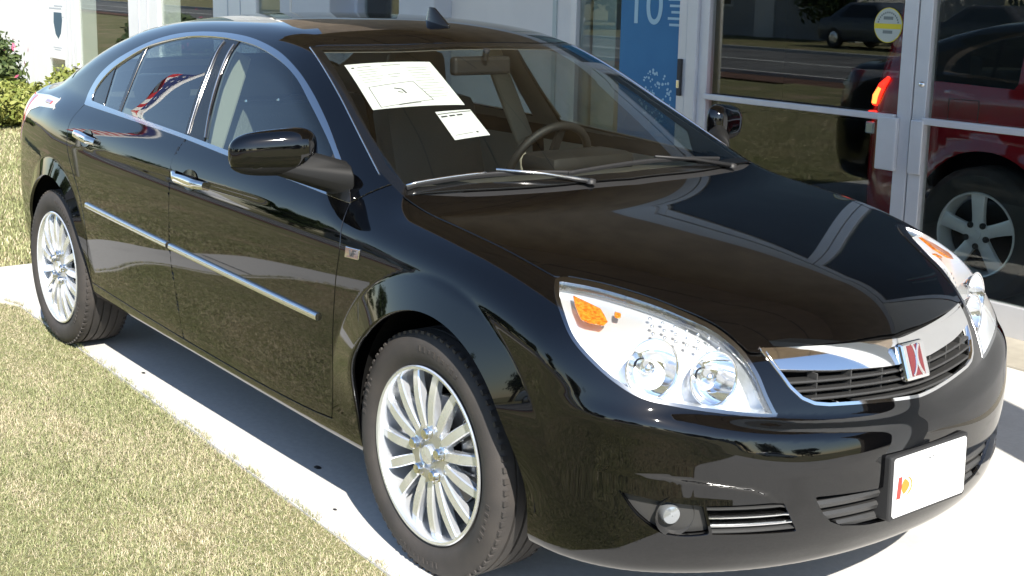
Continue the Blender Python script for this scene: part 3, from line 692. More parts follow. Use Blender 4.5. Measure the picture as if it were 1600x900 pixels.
# emblem: chrome square with two red fields split by two crossing bright arcs
ex=float(surf_x(0.,.685)); em=MB(); tl=math.atan2(.19,.09)
Rm=np.array([[math.sin(tl),0,math.cos(tl)],[0,1,0],[-math.cos(tl),0,math.sin(tl)]])       # local x out, z up the slope
Rm=np.array([[.94,0,-.34],[0,1,0],[.34,0,.94]])
E0=np.array([ex+.012,0,.684])
emb=MB().box(E0,(.022,.098,.098),Rm).build('emblem',M['chrome'],gr,bevel=.008)
loc=lambda u,v,t:E0+Rm@np.array([t,u,v])
def eprism(poly,t0,t1): return MB().prism(poly,t0,t1,lambda u,v,t:loc(u,v,t))
eprism([(-.027,.039),(.027,.039),(.027,-.039),(-.027,-.039)],.0105,.0122).build('emblem_field',M['badgered'],gr,bevel=.0006)
# two bright sweeping arcs that cross the red field
def arc_band(c0,r0,r1,a0,a1,n=14):
    o=[(c0[0]+r1*math.cos(t),c0[1]+r1*math.sin(t)) for t in np.linspace(a0,a1,n)]; i=[(c0[0]+r0*math.cos(t),c0[1]+r0*math.sin(t)) for t in np.linspace(a1,a0,n)]
    cl=lambda q:(min(max(q[0],-.034),.034),min(max(q[1],-.042),.042))
    return [cl(q) for q in o+i]
eprism(arc_band((.062,.0),.054,.063,math.radians(138),math.radians(222)),.0115,.0150).build('emblem_arc',M['chrome'],gr,bevel=.0015)
eprism(arc_band((-.062,.012),.060,.067,math.radians(-50),math.radians(32)),.0115,.0140).build('emblem_arc',M['chrome'],gr,bevel=.0015)
# ---- lower openings
P_,T_,N_=S.get(['low_open']); lo_=raw('lower_grille',P_-np.array([.09,0,0]),T_,M['liner'],sedan)
lgw=lambda z:float(np.interp(z,[.299,.306,.32,.338,.365,.411],[.05,.20,.28,.318,.345,.373]))
for zc in (.384,.352,.322):
    wm=lgw(zc)+.004; ys=np.linspace(-wm,wm,31); xs=surf_x(ys,zc+0*ys); V=[];Fc=[];n=len(ys)
    for i in range(n):
        for dx,dz in ((-.012,.010),(-.006,.002),(-.010,-.009),(-.06,-.008),(-.06,.009)): V.append((xs[i]+dx,ys[i],zc+dz))
    for i in range(n-1):
        for j in range(5): Fc.append((i*5+j,i*5+(j+1)%5,(i+1)*5+(j+1)%5,(i+1)*5+j))
    Fc+= [tuple(range(5)),tuple((n-1)*5+j for j in range(5))]
    MB().add(V,Fc).build('intake_slat',M['greyplastic'],lo_,angle=40)
for sd in (-1,1):
    # walls and floor of the recesses
    P_,T_,N_=S.get(['fog_open'],sd); fg=build_panel('fog_light_bezel',P_-N_*.022,T_,N_,M['greyplastic'],sedan,-.022)
    fc=np.array([float(surf_x(.672,.376)),sd*.672,.376]); n0=nrm(fc); 
    axv=np.array([.93,sd*.36,0]); axv/=np.linalg.norm(axv)
    MB().lathe([(.050,.012),(.046,.004),(.040,-.012),(.037,-.03),(.001,-.034)],32,fc-n0*.018,axv).build('fog_light_cup',M['greyplastic'],fg,smooth=True)
    MB().lathe([(.024,-.02),(.024,.006),(.021,.011),(.012,.014),(.001,.015)],28,fc-n0*.022+np.array([0,sd*.010,.002]),axv).build('fog_lamp',M['foglens'],fg,angle=40)
    P_,T_,N_=S.get(['vent_open'],sd); vt=raw('side_vent',P_-N_*.05,T_,M['liner'],sedan)
    for t in (.14,.44,.72,.95):
        za=.403-.072*t; wa=np.interp(t,[0,1],[.450,.408]); wb=np.interp(t,[0,1],[.612,.598])
        ys=np.linspace(wa,wb,16); xs=surf_x(sd*ys,za+0*ys); ct=np.stack([xs,sd*ys,za+.0*ys],1); nn=np.array([nrm(p) for p in ct])
        ribbon('vent_slat',M['satin'] if t in(.44,.72) else M['greyplastic'],vt,ct,nn,.0045,-.03,-.004)
# ---- licence plate on its holder
ph=MB(); PT=math.radians(2); px0=.972
ph.prism([(-.164,.483),(.164,.483),(.164,.322),(.156,.314),(-.156,.314),(-.164,.322)],-.06,.012,lambda y,z,t:(px0+t-.02*(z-.4),y,z))
plate_h=ph.build('plate_holder',M['plastic'],sedan,bevel=.006)
lp=MB().prism([(-.1525+a,b) for a,b in ((0.006,.324),(.299,.324),(.305,.330),(.305,.470),(.299,.476),(.006,.476),(0,.470),(0,.330))],.0125,.0145,lambda y,z,t:(px0+t-.02*(z-.4),y,z)).build('licence_plate',M['white'],plate_h)
pm=lambda y,z,t=.0209:(px0+t-.006-.02*(z-.4),y,z)
m=MB(); m.prism([(-.098+.022*math.cos(a),.398+.023*math.sin(a)) for a in np.linspace(0,2*math.pi,24,endpoint=False)],.0208,.0212,lambda y,z,t:pm(y,z,t)); m.build('plate_logo_disc',M['orange'],plate_h)
m=MB(); m.prism([(-.140,.370),(-.122,.370),(-.118,.426),(-.134,.426)],.0206,.02085,lambda y,z,t:pm(y,z,t)); m.build('plate_logo_field',M['printred'],plate_h)
m=MB(); pts=[(-.130+.045*math.sin(t),.434-.07*(t/math.pi)) for t in np.linspace(0,math.pi,12)]
for (a,b),(c_,d_) in zip(pts[:-1],pts[1:]): m.bar(pm(a,b,.0214),pm(c_,d_,.0214),.006,.0004,up=(1,0,0))
m.build('plate_logo_arc',M['white'],plate_h)
m=MB()
for a,b,l in ((-.012,.452,.010),(.004,.455,.006)): m.bar(pm(a,b),pm(a+l,b-.002),.003,.0004,up=(1,0,0))
m.build('plate_print',M['ink'],plate_h)
# ---- headlights
M['bowl']=mat('lamp_bowl',(.90,.91,.93),.06,1.0)
def hl_pts(sd): return S.get(['headlight'],sd)
for sd in (-1,1):
    P_,T_,N_=S.get(['headlight'],sd)
    hl=build_panel('headlight',P_,T_,N_,M['lens'],sedan,0)
    build_panel('chrome_bezel',*(lambda q:(q[0]+q[2]*.001,q[1],q[2]))(S.get(['hl_bezel'],sd)),M['bezel'],hl,.03)
    # reflector bed: the lens outline sunk into the body, wavy like a moulded reflector
    c0=P_.mean(0); out=np.array([.82,sd*.55,.12]); out/=np.linalg.norm(out)
    sink=.045+.030*np.clip((.80-P_[:,2])/.15,0,1)
    P2=P_-N_*.01-out*sink[:,None]
    raw('reflector_bed',P2,T_,M['reflector'],hl,smooth=True)
    build_panel('lamp_wall',P_-N_*.002,T_[:0],N_,M['reflector'],hl,0) if False else None
    e=np.concatenate([T_[:,[0,1]],T_[:,[1,2]],T_[:,[2,0]]]); es=np.sort(e,1); ue,idx,cnt=np.unique(es,axis=0,return_index=True,return_counts=True); be=e[idx[cnt==1]]
    k=len(be); q=np.stack([P_[be[:,0]],P_[be[:,1]],P2[be[:,1]],P2[be[:,0]]],1).reshape(-1,3); i=4*np.arange(k)
    raw('lamp_wall',q,np.stack([i,i+1,i+2,i+3],1),M['reflector'],hl)
    hp=lambda w_,z_,dep:(lambda x:np.array([x,sd*w_,z_])-out*dep)(float(surf_x(sd*w_,z_)))
    # two round reflector bowls with bulb shields
    for wc,zc,r in ((.690,.714,.070),(.560,.688,.064)):
        b0=hp(wc,zc,.045); ax=np.array([.97,sd*.22,.08]); ax/=np.linalg.norm(ax)
        MB().lathe([(r*1.06,.020),(r*1.0,.022),(r*.97,.016),(r*.80,-.008),(r*.55,-.024),(r*.3,-.032),(.004,-.035)],40,b0,ax).build('reflector_bowl',M['bowl'],hl,smooth=True)
        MB().lathe([(.001,.014),(.012,.012),(.016,.004),(.016,-.03)],20,b0,ax).build('bulb_shield',M['satin'],hl,smooth=True)
    # amber marker block in the outer upper corner, ribbed turn-signal lens beside it
    def patch(poly,dep,th,mat_,name,n=6):
        V=[];k=len(poly)
        for d_ in (dep,dep+th):
            for w_,z_ in poly:
                V.append(hp(w_,z_,d_))
        m=MB(); m.add(V,[tuple(range(k)),tuple(range(k,2*k))]+[(a,(a+1)%k,k+(a+1)%k,k+a) for a in range(k)])
        return m.build(name,mat_,hl,bevel=.003)
    AM=[(.722,.850),(.694,.827),(.708,.806),(.727,.799),(.752,.804),(.762,.809),(.746,.832)]
    patch(AM,.008,.012,M['amber'],'amber_marker')
    patch([(.671,.821),(.660,.818),(.674,.809),(.686,.811)],.016,.012,M['amber'],'amber_bulb')
    for a_ in range(3):
        for b_ in range(7):
            t=b_/6; w_=.61-.115*t+a_*.012; z_=.806-.047*t-a_*.013
            MB().lathe([(.0001,.003),(.003,.0022),(.0045,0)],10,hp(w_,z_,.030),out).build('lens_stud',M['satin'],hl,smooth=True)
    # tail lamp
    P_,T_,N_=S.get(['taillamp'],sd); tl_=build_panel('tail_light',P_+N_*.002,T_,N_,M['clearlens'],sedan,.01)
    mm=(P_[T_].mean(1)[:,0]<-3.40)&(P_[T_].mean(1)[:,2]<1.045)
    vi,inv=np.unique(T_[mm],return_inverse=True)
    if mm.any(): build_panel('red_lens',P_[vi]+N_[vi]*.004,inv.reshape(-1,3),N_[vi],M['redlens'],tl_,.004)
    xs=np.linspace(-3.16,-3.06,8); zs=np.full(8,1.040); ct=np.stack([xs,sd*surf_w(xs,zs),zs],1)
    ribbon('side_marker',M['redlens'],tl_,ct,np.array([nrm(p) for p in ct]),.010,0,.006)
# ---- wheel houses
for cx,a in ((.045,.395),(-2.822,.405)):
    for sd in (-1,1):
        V=[];Fc=[];n=30
        for i in range(n+1):
            t=math.radians(-4+188*i/n)
            for yy in (.845,.48): V.append((cx+a*1.02*math.cos(t),sd*yy,.352+.412*math.sin(t)))
        for i in range(n): Fc.append((2*i,2*i+1,2*i+3,2*i+2))
        k=len(V); V.append((cx,sd*.48,.352)); Fc+=[(k,2*i+1,2*i+3) for i in range(n)]
        MB().add(V,Fc).build('wheel_house',M['liner'],sedan,smooth=False)
# floor pan so that light does not leak under the car
MB().prism([(.62,-.45),(.62,.45),(-.42,.74),(-2.4,.74),(-3.5,.6),(-3.5,-.6),(-2.4,-.74),(-.42,-.74)],.27,.30).build('floor_pan',M['liner'],sedan)
# ---- wheels
def build_wheel(parent):
    """wheel centred at the origin, outer side towards -y"""
    W=empty('wheel'); W.parent=parent
    R=.341
    ty=[(.252,-.098),(.262,-.108),(.285,-.1135),(.305,-.1125),(.320,-.107),(.331,-.098),(.3375,-.088)]
    tread=[]
    for a in np.linspace(-.088,.088,6)[:-1]:
        tread+=[(R-(.0022 if abs(a)>.06 else 0),a+.004),(R,a+.0265),(R-.007,a+.0275),(R-.007,a+.0345),(R,a+.0355)]
    tread=[t for t in tread if t[1]<.086]
    ty2=[(r,-o) for r,o in ty[::-1]]
    prof=ty+tread+ty2+[(.235,.098),(.235,-.094)]
    t=MB().lathe(prof,72,(0,0,0),(0,1,0),closed=True).build('tyre',M['rubber'],W,angle=35,local=True)
    # tread blocks' cross cuts and raised sidewall marks
    m=MB()
    for k in range(72):
        a=2*math.pi*k/72; ca,sa=math.cos(a),math.sin(a)
        rad=np.array([ca,0,sa]); tan=np.array([-sa,0,ca])
        for s_ in (-1,1):
            m.box(rad*(R-.0068)+np.array([0,s_*.0885,0]),(.012,.016,.0135),np.stack([rad,np.array([0,1,0]),tan],1))
    m.build('tread_blocks',M['rubber'],W,local=True)['kind']='stuff'
    m=MB()
    for a0,cnt in ((60,9),(150,6),(250,9),(330,6)):
        for k in range(cnt):
            a=math.radians(a0+k*4.2); ca,sa=math.cos(a),math.sin(a); rad=np.array([ca,0,sa]); tan=np.array([-sa,0,ca])
            m.box(rad*.298+np.array([0,-.1138,0]),(.016 if k%3 else .009,.0024,.010 if k%2 else .006),np.stack([rad,np.array([0,1,0]),tan],1))
    m.build('sidewall_lettering',M['rubber'],W,local=True)['kind']='stuff'
    rim=MB().lathe([(.246,-.100),(.2465,-.104),(.243,-.1065),(.236,-.105),(.232,-.098),(.229,-.080),(.222,-.05),(.216,.02),(.222,.09),(.235,.098),(.2375,.09),(.225,.02),(.232,-.05),(.238,-.094)],72,closed=True).build('rim',M['alloy'],W,angle=45,local=True)
    # fifteen tapered blades from hub to lip
    sp=[]
    rs=np.linspace(.070,.231,10)
    base=None
    for k in range(15):
        a=2*math.pi*(k+.5)/15
        V=[];Fc=[]
        for i,r in enumerate(rs):
            t=i/(len(rs)-1)
            wd=.0132+.0022*math.sin(math.pi*t)
            yc=-.092-.010*math.sin(math.pi*t*.9)+.006*t; dp=.030-.012*t
            for u,v in ((-1,dp),(-1,.0035),(-.80,0),(.80,.0),(1,.0035),(1,dp)):
                x_=r; z_=u*wd; V.append((x_*math.cos(a)-z_*math.sin(a),yc+v,x_*math.sin(a)+z_*math.cos(a)))
        for i in range(len(rs)-1):
            for j in range(5): Fc.append((i*6+j,i*6+j+1,(i+1)*6+j+1,(i+1)*6+j))
        Fc.append(tuple(range(6))); Fc.append(tuple((len(rs)-1)*6+j for j in range(6)))
        MB().add(V,Fc).build('spoke',M['alloy'],W,angle=18,local=True)
    MB().lathe([(.086,-.066),(.086,-.086),(.081,-.092),(.044,-.0945),(.040,-.088),(.001,-.088)],40).build('hub',M['alloyface'],W,angle=35,local=True)
    MB().lathe([(.027,-.088),(.027,-.098),(.024,-.101),(.010,-.1025),(.001,-.103)],28).build('centre_cap',M['alloy'],W,angle=35,local=True)
    for k in range(5):
        a=2*math.pi*(k+.25)/5; c_=(.060*math.cos(a),0,.060*math.sin(a))
        MB().lathe([(.021,-.086),(.021,-.0925),(.0165,-.0945),(.0165,-.106),(.013,-.110),(.001,-.111)],6 if False else 14,c_).build('lug_nut',M['chrome'],W,angle=35,local=True)
    MB().lathe([(.07,-.03),(.15,-.03),(.152,-.028),(.152,-.008),(.15,-.006),(.07,-.006)],48).build('brake_disc',M['steel'],W,angle=35,local=True)
    MB().box((.125,-.02,.045),(.065,.07,.15)).build('brake_caliper',M['steel'],W,bevel=.012,local=True)
    return W
W0=build_wheel(sedan)
offs=Matrix.Translation(sedan.location).inverted()
first=True
for cx in (0,-WB):
    for sd in (-1,1):
        wh=W0 if first else copy_tree(W0,sedan); first=False
        wh.location=(cx-sedan.location.x,sd*.756,.3385); wh.rotation_euler=(0,0.12 if cx else .0,0 if sd<0 else math.pi)
        if cx: wh.rotation_euler[1]=.21
# ---- mirrors
def blob(name,Ff,lo,hi,h,mat_,parent,M4=None):
    P_,Q_=nets(Ff,np.array(lo,float),np.array(hi,float),h)
    e=h*.05; g=lambda p:np.stack([Ff(p[:,0]+e,p[:,1],p[:,2])-Ff(p[:,0]-e,p[:,1],p[:,2]),Ff(p[:,0],p[:,1]+e,p[:,2])-Ff(p[:,0],p[:,1]-e,p[:,2]),Ff(p[:,0],p[:,1],p[:,2]+e)-Ff(p[:,0],p[:,1],p[:,2]-e)],1)/(2*e)
    for _ in range(4):
        gg=g(P_); P_=P_-np.clip(Ff(P_[:,0],P_[:,1],P_[:,2])/np.maximum((gg**2).sum(1),1e-6),-h,h)[:,None]*gg
    N_=g(P_); N_/=np.linalg.norm(N_,axis=1)[:,None]
    if M4 is not None:
        R3=np.array(M4)[:3,:3]; P_=P_@R3.T+np.array(M4)[:3,3]; N_=N_@R3.T; N_/=np.linalg.norm(N_,axis=1)[:,None]
        if np.linalg.det(R3)<0: Q_=Q_[:,::-1]
    return raw(name,P_,Q_,mat_,parent,N=N_)
def mirror_f(x,y,z):
    # local: x forward, y outward, z up
    t=np.clip((y+.125)/.25,0,1)
    c=.071-.014*t**2; zz=z-.006+.012*t
    a=np.where(x>0,.062-.02*t,.030)
    return ((np.abs(x)/a)**2.2+(np.abs(y)/.130)**4.2+(np.abs(zz)/c)**3.0)**(1/2.5)*.05-.05
for sd in (-1,1):
    M4=Matrix(((1,0,0,0),(0,sd,0,0),(0,0,1,0),(0,0,0,1)))
    Mw=Matrix.Translation((-.650,sd*.962,1.098))@Matrix.Rotation(sd*math.radians(20),4,'Z')@M4
    mh=blob('side_mirror',mirror_f,(-.06,-.16,-.09),(.09,.16,.09),.008,M['paint'],sedan,Mw)
    # lower skirt and arm in matt black
    def skirt(x,y,z): return np.maximum(mirror_f(x*.97,y*.985,z*.965),z+.034-.02*np.clip(y/.12,-1,1))
    def skirt2(x,y,z): return np.maximum(mirror_f(x/1.02,y/1.015,z/1.03),z+.036)
    blob('mirror_skirt',skirt2,(-.06,-.16,-.09),(.09,.16,.0),.008,M['armplastic'],mh,Mw)
    # moulded wedge between the housing and the door corner
    bm=bmesh.new()
    for cc,rr in (((-.524,sd*.800,1.022),(.060,.016,.056)),((-.575,sd*.855,1.050),(.046,.020,.046)),((-.640,sd*.915,1.072),(.036,.030,.040)),((-.655,sd*.960,1.052),(.034,.030,.018))):
        for i in range(6):
            for j in range(10):
                u=math.pi*(i+.5)/6; v=2*math.pi*j/10; bm.verts.new((cc[0]+rr[0]*math.sin(u)*math.cos(v),cc[1]+rr[1]*math.sin(u)*math.sin(v),cc[2]+rr[2]*math.cos(u)))
    r_=bmesh.ops.convex_hull(bm,input=bm.verts[:]); bmesh.ops.delete(bm,geom=[g for g in r_['geom_interior'] if isinstance(g,bmesh.types.BMVert)],context='VERTS')
    bmesh.ops.recalc_face_normals(bm,faces=bm.faces); me=bpy.data.meshes.new('mirror_arm'); bm.to_mesh(me); bm.free(); me.materials.append(M['armplastic'])
    me.polygons.foreach_set('use_smooth',np.ones(len(me.polygons),bool)); me.set_sharp_from_angle(angle=math.radians(50))
    ao=bpy.data.objects.new('mirror_arm',me); link(ao); setparent(ao,mh)
    Mg=np.array(Mw); cg=Mg[:3,:3]@np.array([-.027,0,0])+Mg[:3,3]
    m=MB(); m.lathe([(.001,0),(.045,.0),(.05,.002)],24,(0,0,0),(1,0,0)); 
    m.v=[tuple(Mg[:3,:3]@np.array([-.0305,v[1]*1.75,v[2]*.80])+Mg[:3,3]) for v in m.v]; m.build('mirror_glass',M['chrome'],mh,smooth=True)
# ---- wipers
for ya,yb,x0 in ((-.72,-.20,0),(-.22,.50,0)):
    ys=np.linspace(ya,yb,18); xs=-.155-.27*ys**2-.015-.025*np.sin(np.linspace(0,math.pi,18)); zs=surf_z(xs,ys)
    pts=np.stack([xs,ys,zs+.014],1)
    wp=ribbon('wiper',M['plastic'],sedan,pts,np.array([nrm(p) for p in pts]),.0048,-.012,.001)
    k=9; armend=np.array([-.13-.25*(yb+.05)**2,yb+.03,float(surf_z(-.13-.25*yb*yb,yb))+.006])
    m=MB(); m.tube([armend,armend*.5+pts[k]*.5+np.array([0,0,.010]),pts[k]+np.array([0,0,.008])],[.009,.0055,.004],8); m.build('wiper_arm',M['satin'] if ya<-.5 else M['plastic'],wp,smooth=True)  # near arm is silver: its bright specular glint is put into the colour
    m=MB(); m.lathe([(.016,0),(.015,.012),(.001,.016)],16,armend-np.array([0,0,.006]),(0,0,1)); m.build('wiper_pivot',M['plastic'],wp,smooth=True)
    if ya<-.5:
        q=pts[:9]+np.array([0,0,.004]); MB().tube(q-np.array([0,0,.003]),.0036,8).build('blade_highlight',M['satin'],wp,smooth=True)  # added silver strip stands in for the specular highlight on the near blade
# ---- roof antenna: shark fin
ac=np.array([-1.16,0,float(surf_z(-1.16,0.))])
def fin(x,y,z):
    h=np.clip(z/.056,0,1); xc=-.030-.040*h; L=.075-.056*h
    return np.maximum(np.sqrt(((x-xc)/L)**2+(y/(.019-.014*h))**2)*.02-.02,z-.056)
blob('antenna',fin,(-.16,-.04,-.015),(.09,.04,.09),.005,M['trimblack'],sedan,Matrix.Translation(ac)@Matrix.Rotation(math.radians(3),4,'Y'))
# ---- cabin
def rbox(name,c_,d_,mat_,parent,bev,M3=None): return MB().box(c_,d_,M3).build(name,mat_,parent,bevel=bev,angle=40)
def roty(a): a=math.radians(a); return np.array([[math.cos(a),0,math.sin(a)],[0,1,0],[-math.sin(a),0,math.cos(a)]])
rbox('dashboard',(-.52,0,.865),(.62,1.36,.20),M['dash'],sedan,.05,roty(-6))
rbox('dash_hood',(-.80,.36,.965),(.20,.40,.08),M['darkdash'],sedan,.03)
for sd in (-1,1):
    st=rbox('front_seat',(-1.42,sd*.37,.52),(.52,.50,.20),M['leather'],sedan,.06)
    rbox('backrest',(-1.74,sd*.37,.83),(.15,.48,.62),M['leather'],st,.06,roty(-16))
    rbox('headrest',(-1.87,sd*.37,1.225),(.10,.27,.18),M['leather'],st,.04,roty(-10))
    for d_ in (-.07,.07): MB().tube([(-1.845,sd*.37+d_,1.10),(-1.86,sd*.37+d_,1.19)],.007,8).build('headrest_post',M['chrome'],st)
    # inside of the doors, tan pillars and belts
    for xa,xb in ((-.62,-1.55),(-1.63,-2.35)):
        xs=np.linspace(xa,xb,8); V=[]
        for x_ in xs:
            for z_ in (.45,.70,.95): V.append((x_,sd*(float(surf_w(x_,z_))-.05),z_))
        MB().add(V,[(3*i+j,3*i+3+j,3*i+4+j,3*i+1+j) for i in range(7) for j in range(2)]).build('door_lining',M['tan'],sedan,smooth=True)
    MB().bar((-1.58,sd*.735,.95),(-1.62,sd*.575,1.33),.09,.025,up=(1,0,0)).build('pillar_lining',M['tan'],sedan,bevel=.01)
    MB().tube([(-1.62,sd*.62,1.28),(-1.60,sd*.70,1.10),(-1.58,sd*.74,.80),(-1.56,sd*.72,.55)],[.018]*4,6).build('seat_belt',M['tan'],sedan,smooth=True)
rs_=rbox('rear_seat',(-2.33,0,.50),(.52,1.30,.20),M['leather'],sedan,.06)
rbox('backrest',(-2.66,0,.80),(.16,1.26,.56),M['leather'],rs_,.06,roty(-20))
for y_ in (-.38,.38): rbox('headrest',(-2.78,y_,1.115),(.09,.26,.13),M['leather'],rs_,.04,roty(-12))
MB().box((-3.0,0,1.055),(.46,1.25,.02)).build('parcel_shelf',M['dash'],sedan)
swc=np.array([-.985,.37,.92]); swa=np.array([-.90,0,.43]); swa/=np.linalg.norm(swa)
u_=np.array([0,1.,0]); v_=np.cross(swa,u_)
sw=MB().tube([swc+.185*(math.cos(t)*u_+math.sin(t)*v_) for t in np.linspace(0,2*math.pi,41)],.016,10,cap=False).build('steering_wheel',M['darkdash'],sedan,smooth=True)
MB().lathe([(.001,.03),(.05,.026),(.07,.01),(.07,-.03)],24,swc-swa*.02,swa).build('wheel_hub',M['darkdash'],sw,smooth=True)
for t in (0.25,math.pi-.25,-math.pi/2): MB().bar(swc,swc+.18*(math.cos(t)*u_+math.sin(t)*v_),.035,.014,up=swa).build('wheel_spoke',M['darkdash'],sw)
MB().box((-1.0,0,.60),(.9,.22,.40)).build('centre_console',M['darkdash'],sedan,bevel=.03)
rv=MB().box((-.925,0.0,1.315),(.035,.25,.065)).build('inside_mirror',M['darkdash'],sedan,bevel=.012)
MB().tube([(-.90,0,1.335),(-.89,0,1.375)],.012,10).build('mirror_stalk',M['darkdash'],rv)
# ---- sheets stuck inside the windshield
def on_ws(x,y,d): z=float(surf_z(x,y)); p=np.array([x,y,z]); return p-nrm(p)*d
def sheet(name,corners,label,marks,mt=M['paper']):
    root=None; nx,ny=10,8; V=[]
    c4=[np.array(c_) for c_ in corners]   # tl,tr,br,bl in (x,y)
    bil=lambda s,t:(c4[0]*(1-s)+c4[1]*s)*(1-t)+(c4[3]*(1-s)+c4[2]*s)*t
    for d in (.009,.0096):
        for j in range(ny+1):
            for i in range(nx+1): x,y=bil(i/nx,j/ny); V.append(on_ws(x,y,d))
    n=(nx+1)*(ny+1); Fc=[]
    for j in range(ny):
        for i in range(nx):
            a=j*(nx+1)+i; Fc.append((a,a+1,a+nx+2,a+nx+1)); Fc.append((n+a,n+a+nx+1,n+a+nx+2,n+a+1))
    o=raw(name,V,Fc,mt,None,True); tag(o,label,'paper sheet')
    for (s0,t0),(s1,t1),wd in marks:
        m=MB()
        for k in range(6):
            f0,f1=k/6,(k+1)/6; p=on_ws(*bil(s0+(s1-s0)*f0,t0+(t1-t0)*f0),.0086); q=on_ws(*bil(s0+(s1-s0)*f1,t0+(t1-t0)*f1),.0086)
            m.bar(p,q,wd,.0004,up=nrm(p))
        m.build('printed_line',M['ink'],o)
    return o
sheet('window_sheet',[(-.947,-.541),(-.858,-.262),(-.602,-.301),(-.692,-.591)],'large white printed price sheet inside the windshield',
 [((.05,.10),(.08,.10),.008),((.12,.09),(.28,.08),.002),((.40,.08),(.62,.07),.002),((.10,.55),(.62,.47),.002),((.62,.47),(.70,.88),.002),((.10,.55),(.10,.97),.002),((.10,.97),(.70,.88),.002),((.36,.60),(.44,.63),.005),((.44,.63),(.46,.72),.005),((.38,.68),(.43,.70),.004),((.30,.95),(.55,.92),.003),((.40,.30),(.55,.28),.0015),*[((.08,.17+.055*k),(.34-.03*(k%3),.165+.055*k-.012),.0010) for k in range(6)],*[((.66,.16+.06*k),(.92-.04*(k%2),.14+.06*k),.0010) for k in range(12)],((.40,.36),(.52,.345),.0015)])
sheet('window_sheet',[(-.60,-.418),(-.575,-.30),(-.439,-.321),(-.454,-.445)],'small white printed sheet below the large one inside the windshield',
 [((.02,.10),(.98,.06),.004),((.06,.20),(.24,.19),.008),((.30,.19),(.46,.18),.008),((.52,.18),(.68,.17),.008),((.10,.86),(.60,.84),.0018),((.70,.84),(.76,.84),.008)])
# ------------------------------------------------------------------ ground
def ground_mat(name,c1,c2,c3,s1,s2,rough=.95,bump=None,thr=(.45,.6)):
    m,nt,b=new_mat(name); tc=nt.nodes.new('ShaderNodeTexCoord')
    n1=nt.nodes.new('ShaderNodeTexNoise'); n1.inputs['Scale'].default_value=s1; n1.inputs['Detail'].default_value=8; n1.inputs['Roughness'].default_value=.65
    n2=nt.nodes.new('ShaderNodeTexNoise'); n2.inputs['Scale'].default_value=s2; n2.inputs['Detail'].default_value=5
    for n in (n1,n2): nt.links.new(tc.outputs['Object'],n.inputs['Vector'])
    r1=nt.nodes.new('ShaderNodeMapRange'); r1.inputs[1].default_value=.35; r1.inputs[2].default_value=.65
    r2=nt.nodes.new('ShaderNodeMapRange'); r2.inputs[1].default_value=thr[0]; r2.inputs[2].default_value=thr[1]
    nt.links.new(n1.outputs['Fac'],r1.inputs[0]); nt.links.new(n2.outputs['Fac'],r2.inputs[0])
    m1=nt.nodes.new('ShaderNodeMix'); m1.data_type='RGBA'; m1.inputs['A'].default_value=(*c1,1); m1.inputs['B'].default_value=(*c2,1); nt.links.new(r1.outputs[0],m1.inputs['Factor'])
    m2=nt.nodes.new('ShaderNodeMix'); m2.data_type='RGBA'; m2.inputs['B'].default_value=(*c3,1); nt.links.new(m1.outputs['Result'],m2.inputs['A']); nt.links.new(r2.outputs[0],m2.inputs['Factor'])
    nt.links.new(m2.outputs['Result'],b.inputs['Base Color']); b.inputs['Roughness'].default_value=rough; b.inputs['Specular IOR Level'].default_value=.25
    if bump:
        bp=nt.nodes.new('ShaderNodeBump'); bp.inputs['Strength'].default_value=bump; bp.inputs['Distance'].default_value=.03; nt.links.new(n1.outputs['Fac'],bp.inputs['Height']); nt.links.new(bp.outputs[0],b.inputs['Normal'])
    return m
M['lawn']=ground_mat('lawn_soil_and_turf',(.17,.18,.075),(.26,.235,.12),(.36,.28,.18),30,.9,bump=.6,thr=(.50,.68))
M['concrete']=ground_mat('concrete',(.60,.59,.565),(.54,.53,.51),(.47,.46,.44),45,1.7,bump=.08,thr=(.55,.75))
M['asphalt']=ground_mat('asphalt',(.16,.16,.165),(.20,.20,.20),(.13,.13,.13),60,.4,bump=.2)
M['mulch']=ground_mat('red_brown_verge',(.16,.085,.06),(.21,.12,.09),(.12,.07,.05),25,2)
M['roadwhite']=mat('road_paint',(.7,.7,.68),.8)
def sheet_poly(name,poly,z,m,kind='structure',z2=None):
    o=raw(name,[(x,y,z) for x,y in poly],[tuple(range(len(poly)))],m)
    if o.data.polygons[0].normal.z<0: o.data.flip_normals()
    tag(o,kind=kind); return o
sheet_poly('ground',[(-900,-900),(900,-900),(900,900),(-900,900)],-.06,M['lawn'])
# lawn: gently uneven turf beside the drive
EDGE=[(6.5,-1.19),(2.2,-1.02),(-.02,-.945),(-1.9,-.855),(-3.62,-.79),(-3.78,-.83)]
def slab(name,poly,z0,z1,m):
    mb=MB().prism(poly,z0,z1); o=mb.build(name,m); tag(o,kind='structure'); return o
slab('drive',[(6.5,-1.19),(2.2,-1.02),(-.02,-.945),(-1.9,-.855),(-3.62,-.79),(-3.76,-.86),(-3.80,-8.8),(-4.55,-8.8),(-4.55,2.98),(-2.0,2.92),(0,2.80),(6.5,2.46)],-.2,0.0,M['concrete'])
lx=np.linspace(-14,14,141); ly=np.linspace(-9.0,-.70,56)
def in_drive(x,y):
    e=np.interp(x,[-3.78,-3.62,-1.9,-.02,2.2,6.5],[-.83,-.79,-.855,-.945,-1.02,-1.19])
    return ((x>-3.78)&(x<6.5)&(y>e))|((x<=-3.78)&(x>-4.55)&(y<3))
gx,gy=np.meshgrid(lx,ly,indexing='ij')
gz=-.012+.012*np.sin(gx*2.1+gy*1.3)*np.sin(gy*2.7-gx*.6)+rng.normal(0,.004,gx.shape)
gz=np.minimum(gz,-.006)
V=np.stack([gx,gy,gz],-1).reshape(-1,3); ii=np.arange(140*55).reshape(140,55); a=(np.arange(140)[:,None]*56+np.arange(55)[None]).ravel()
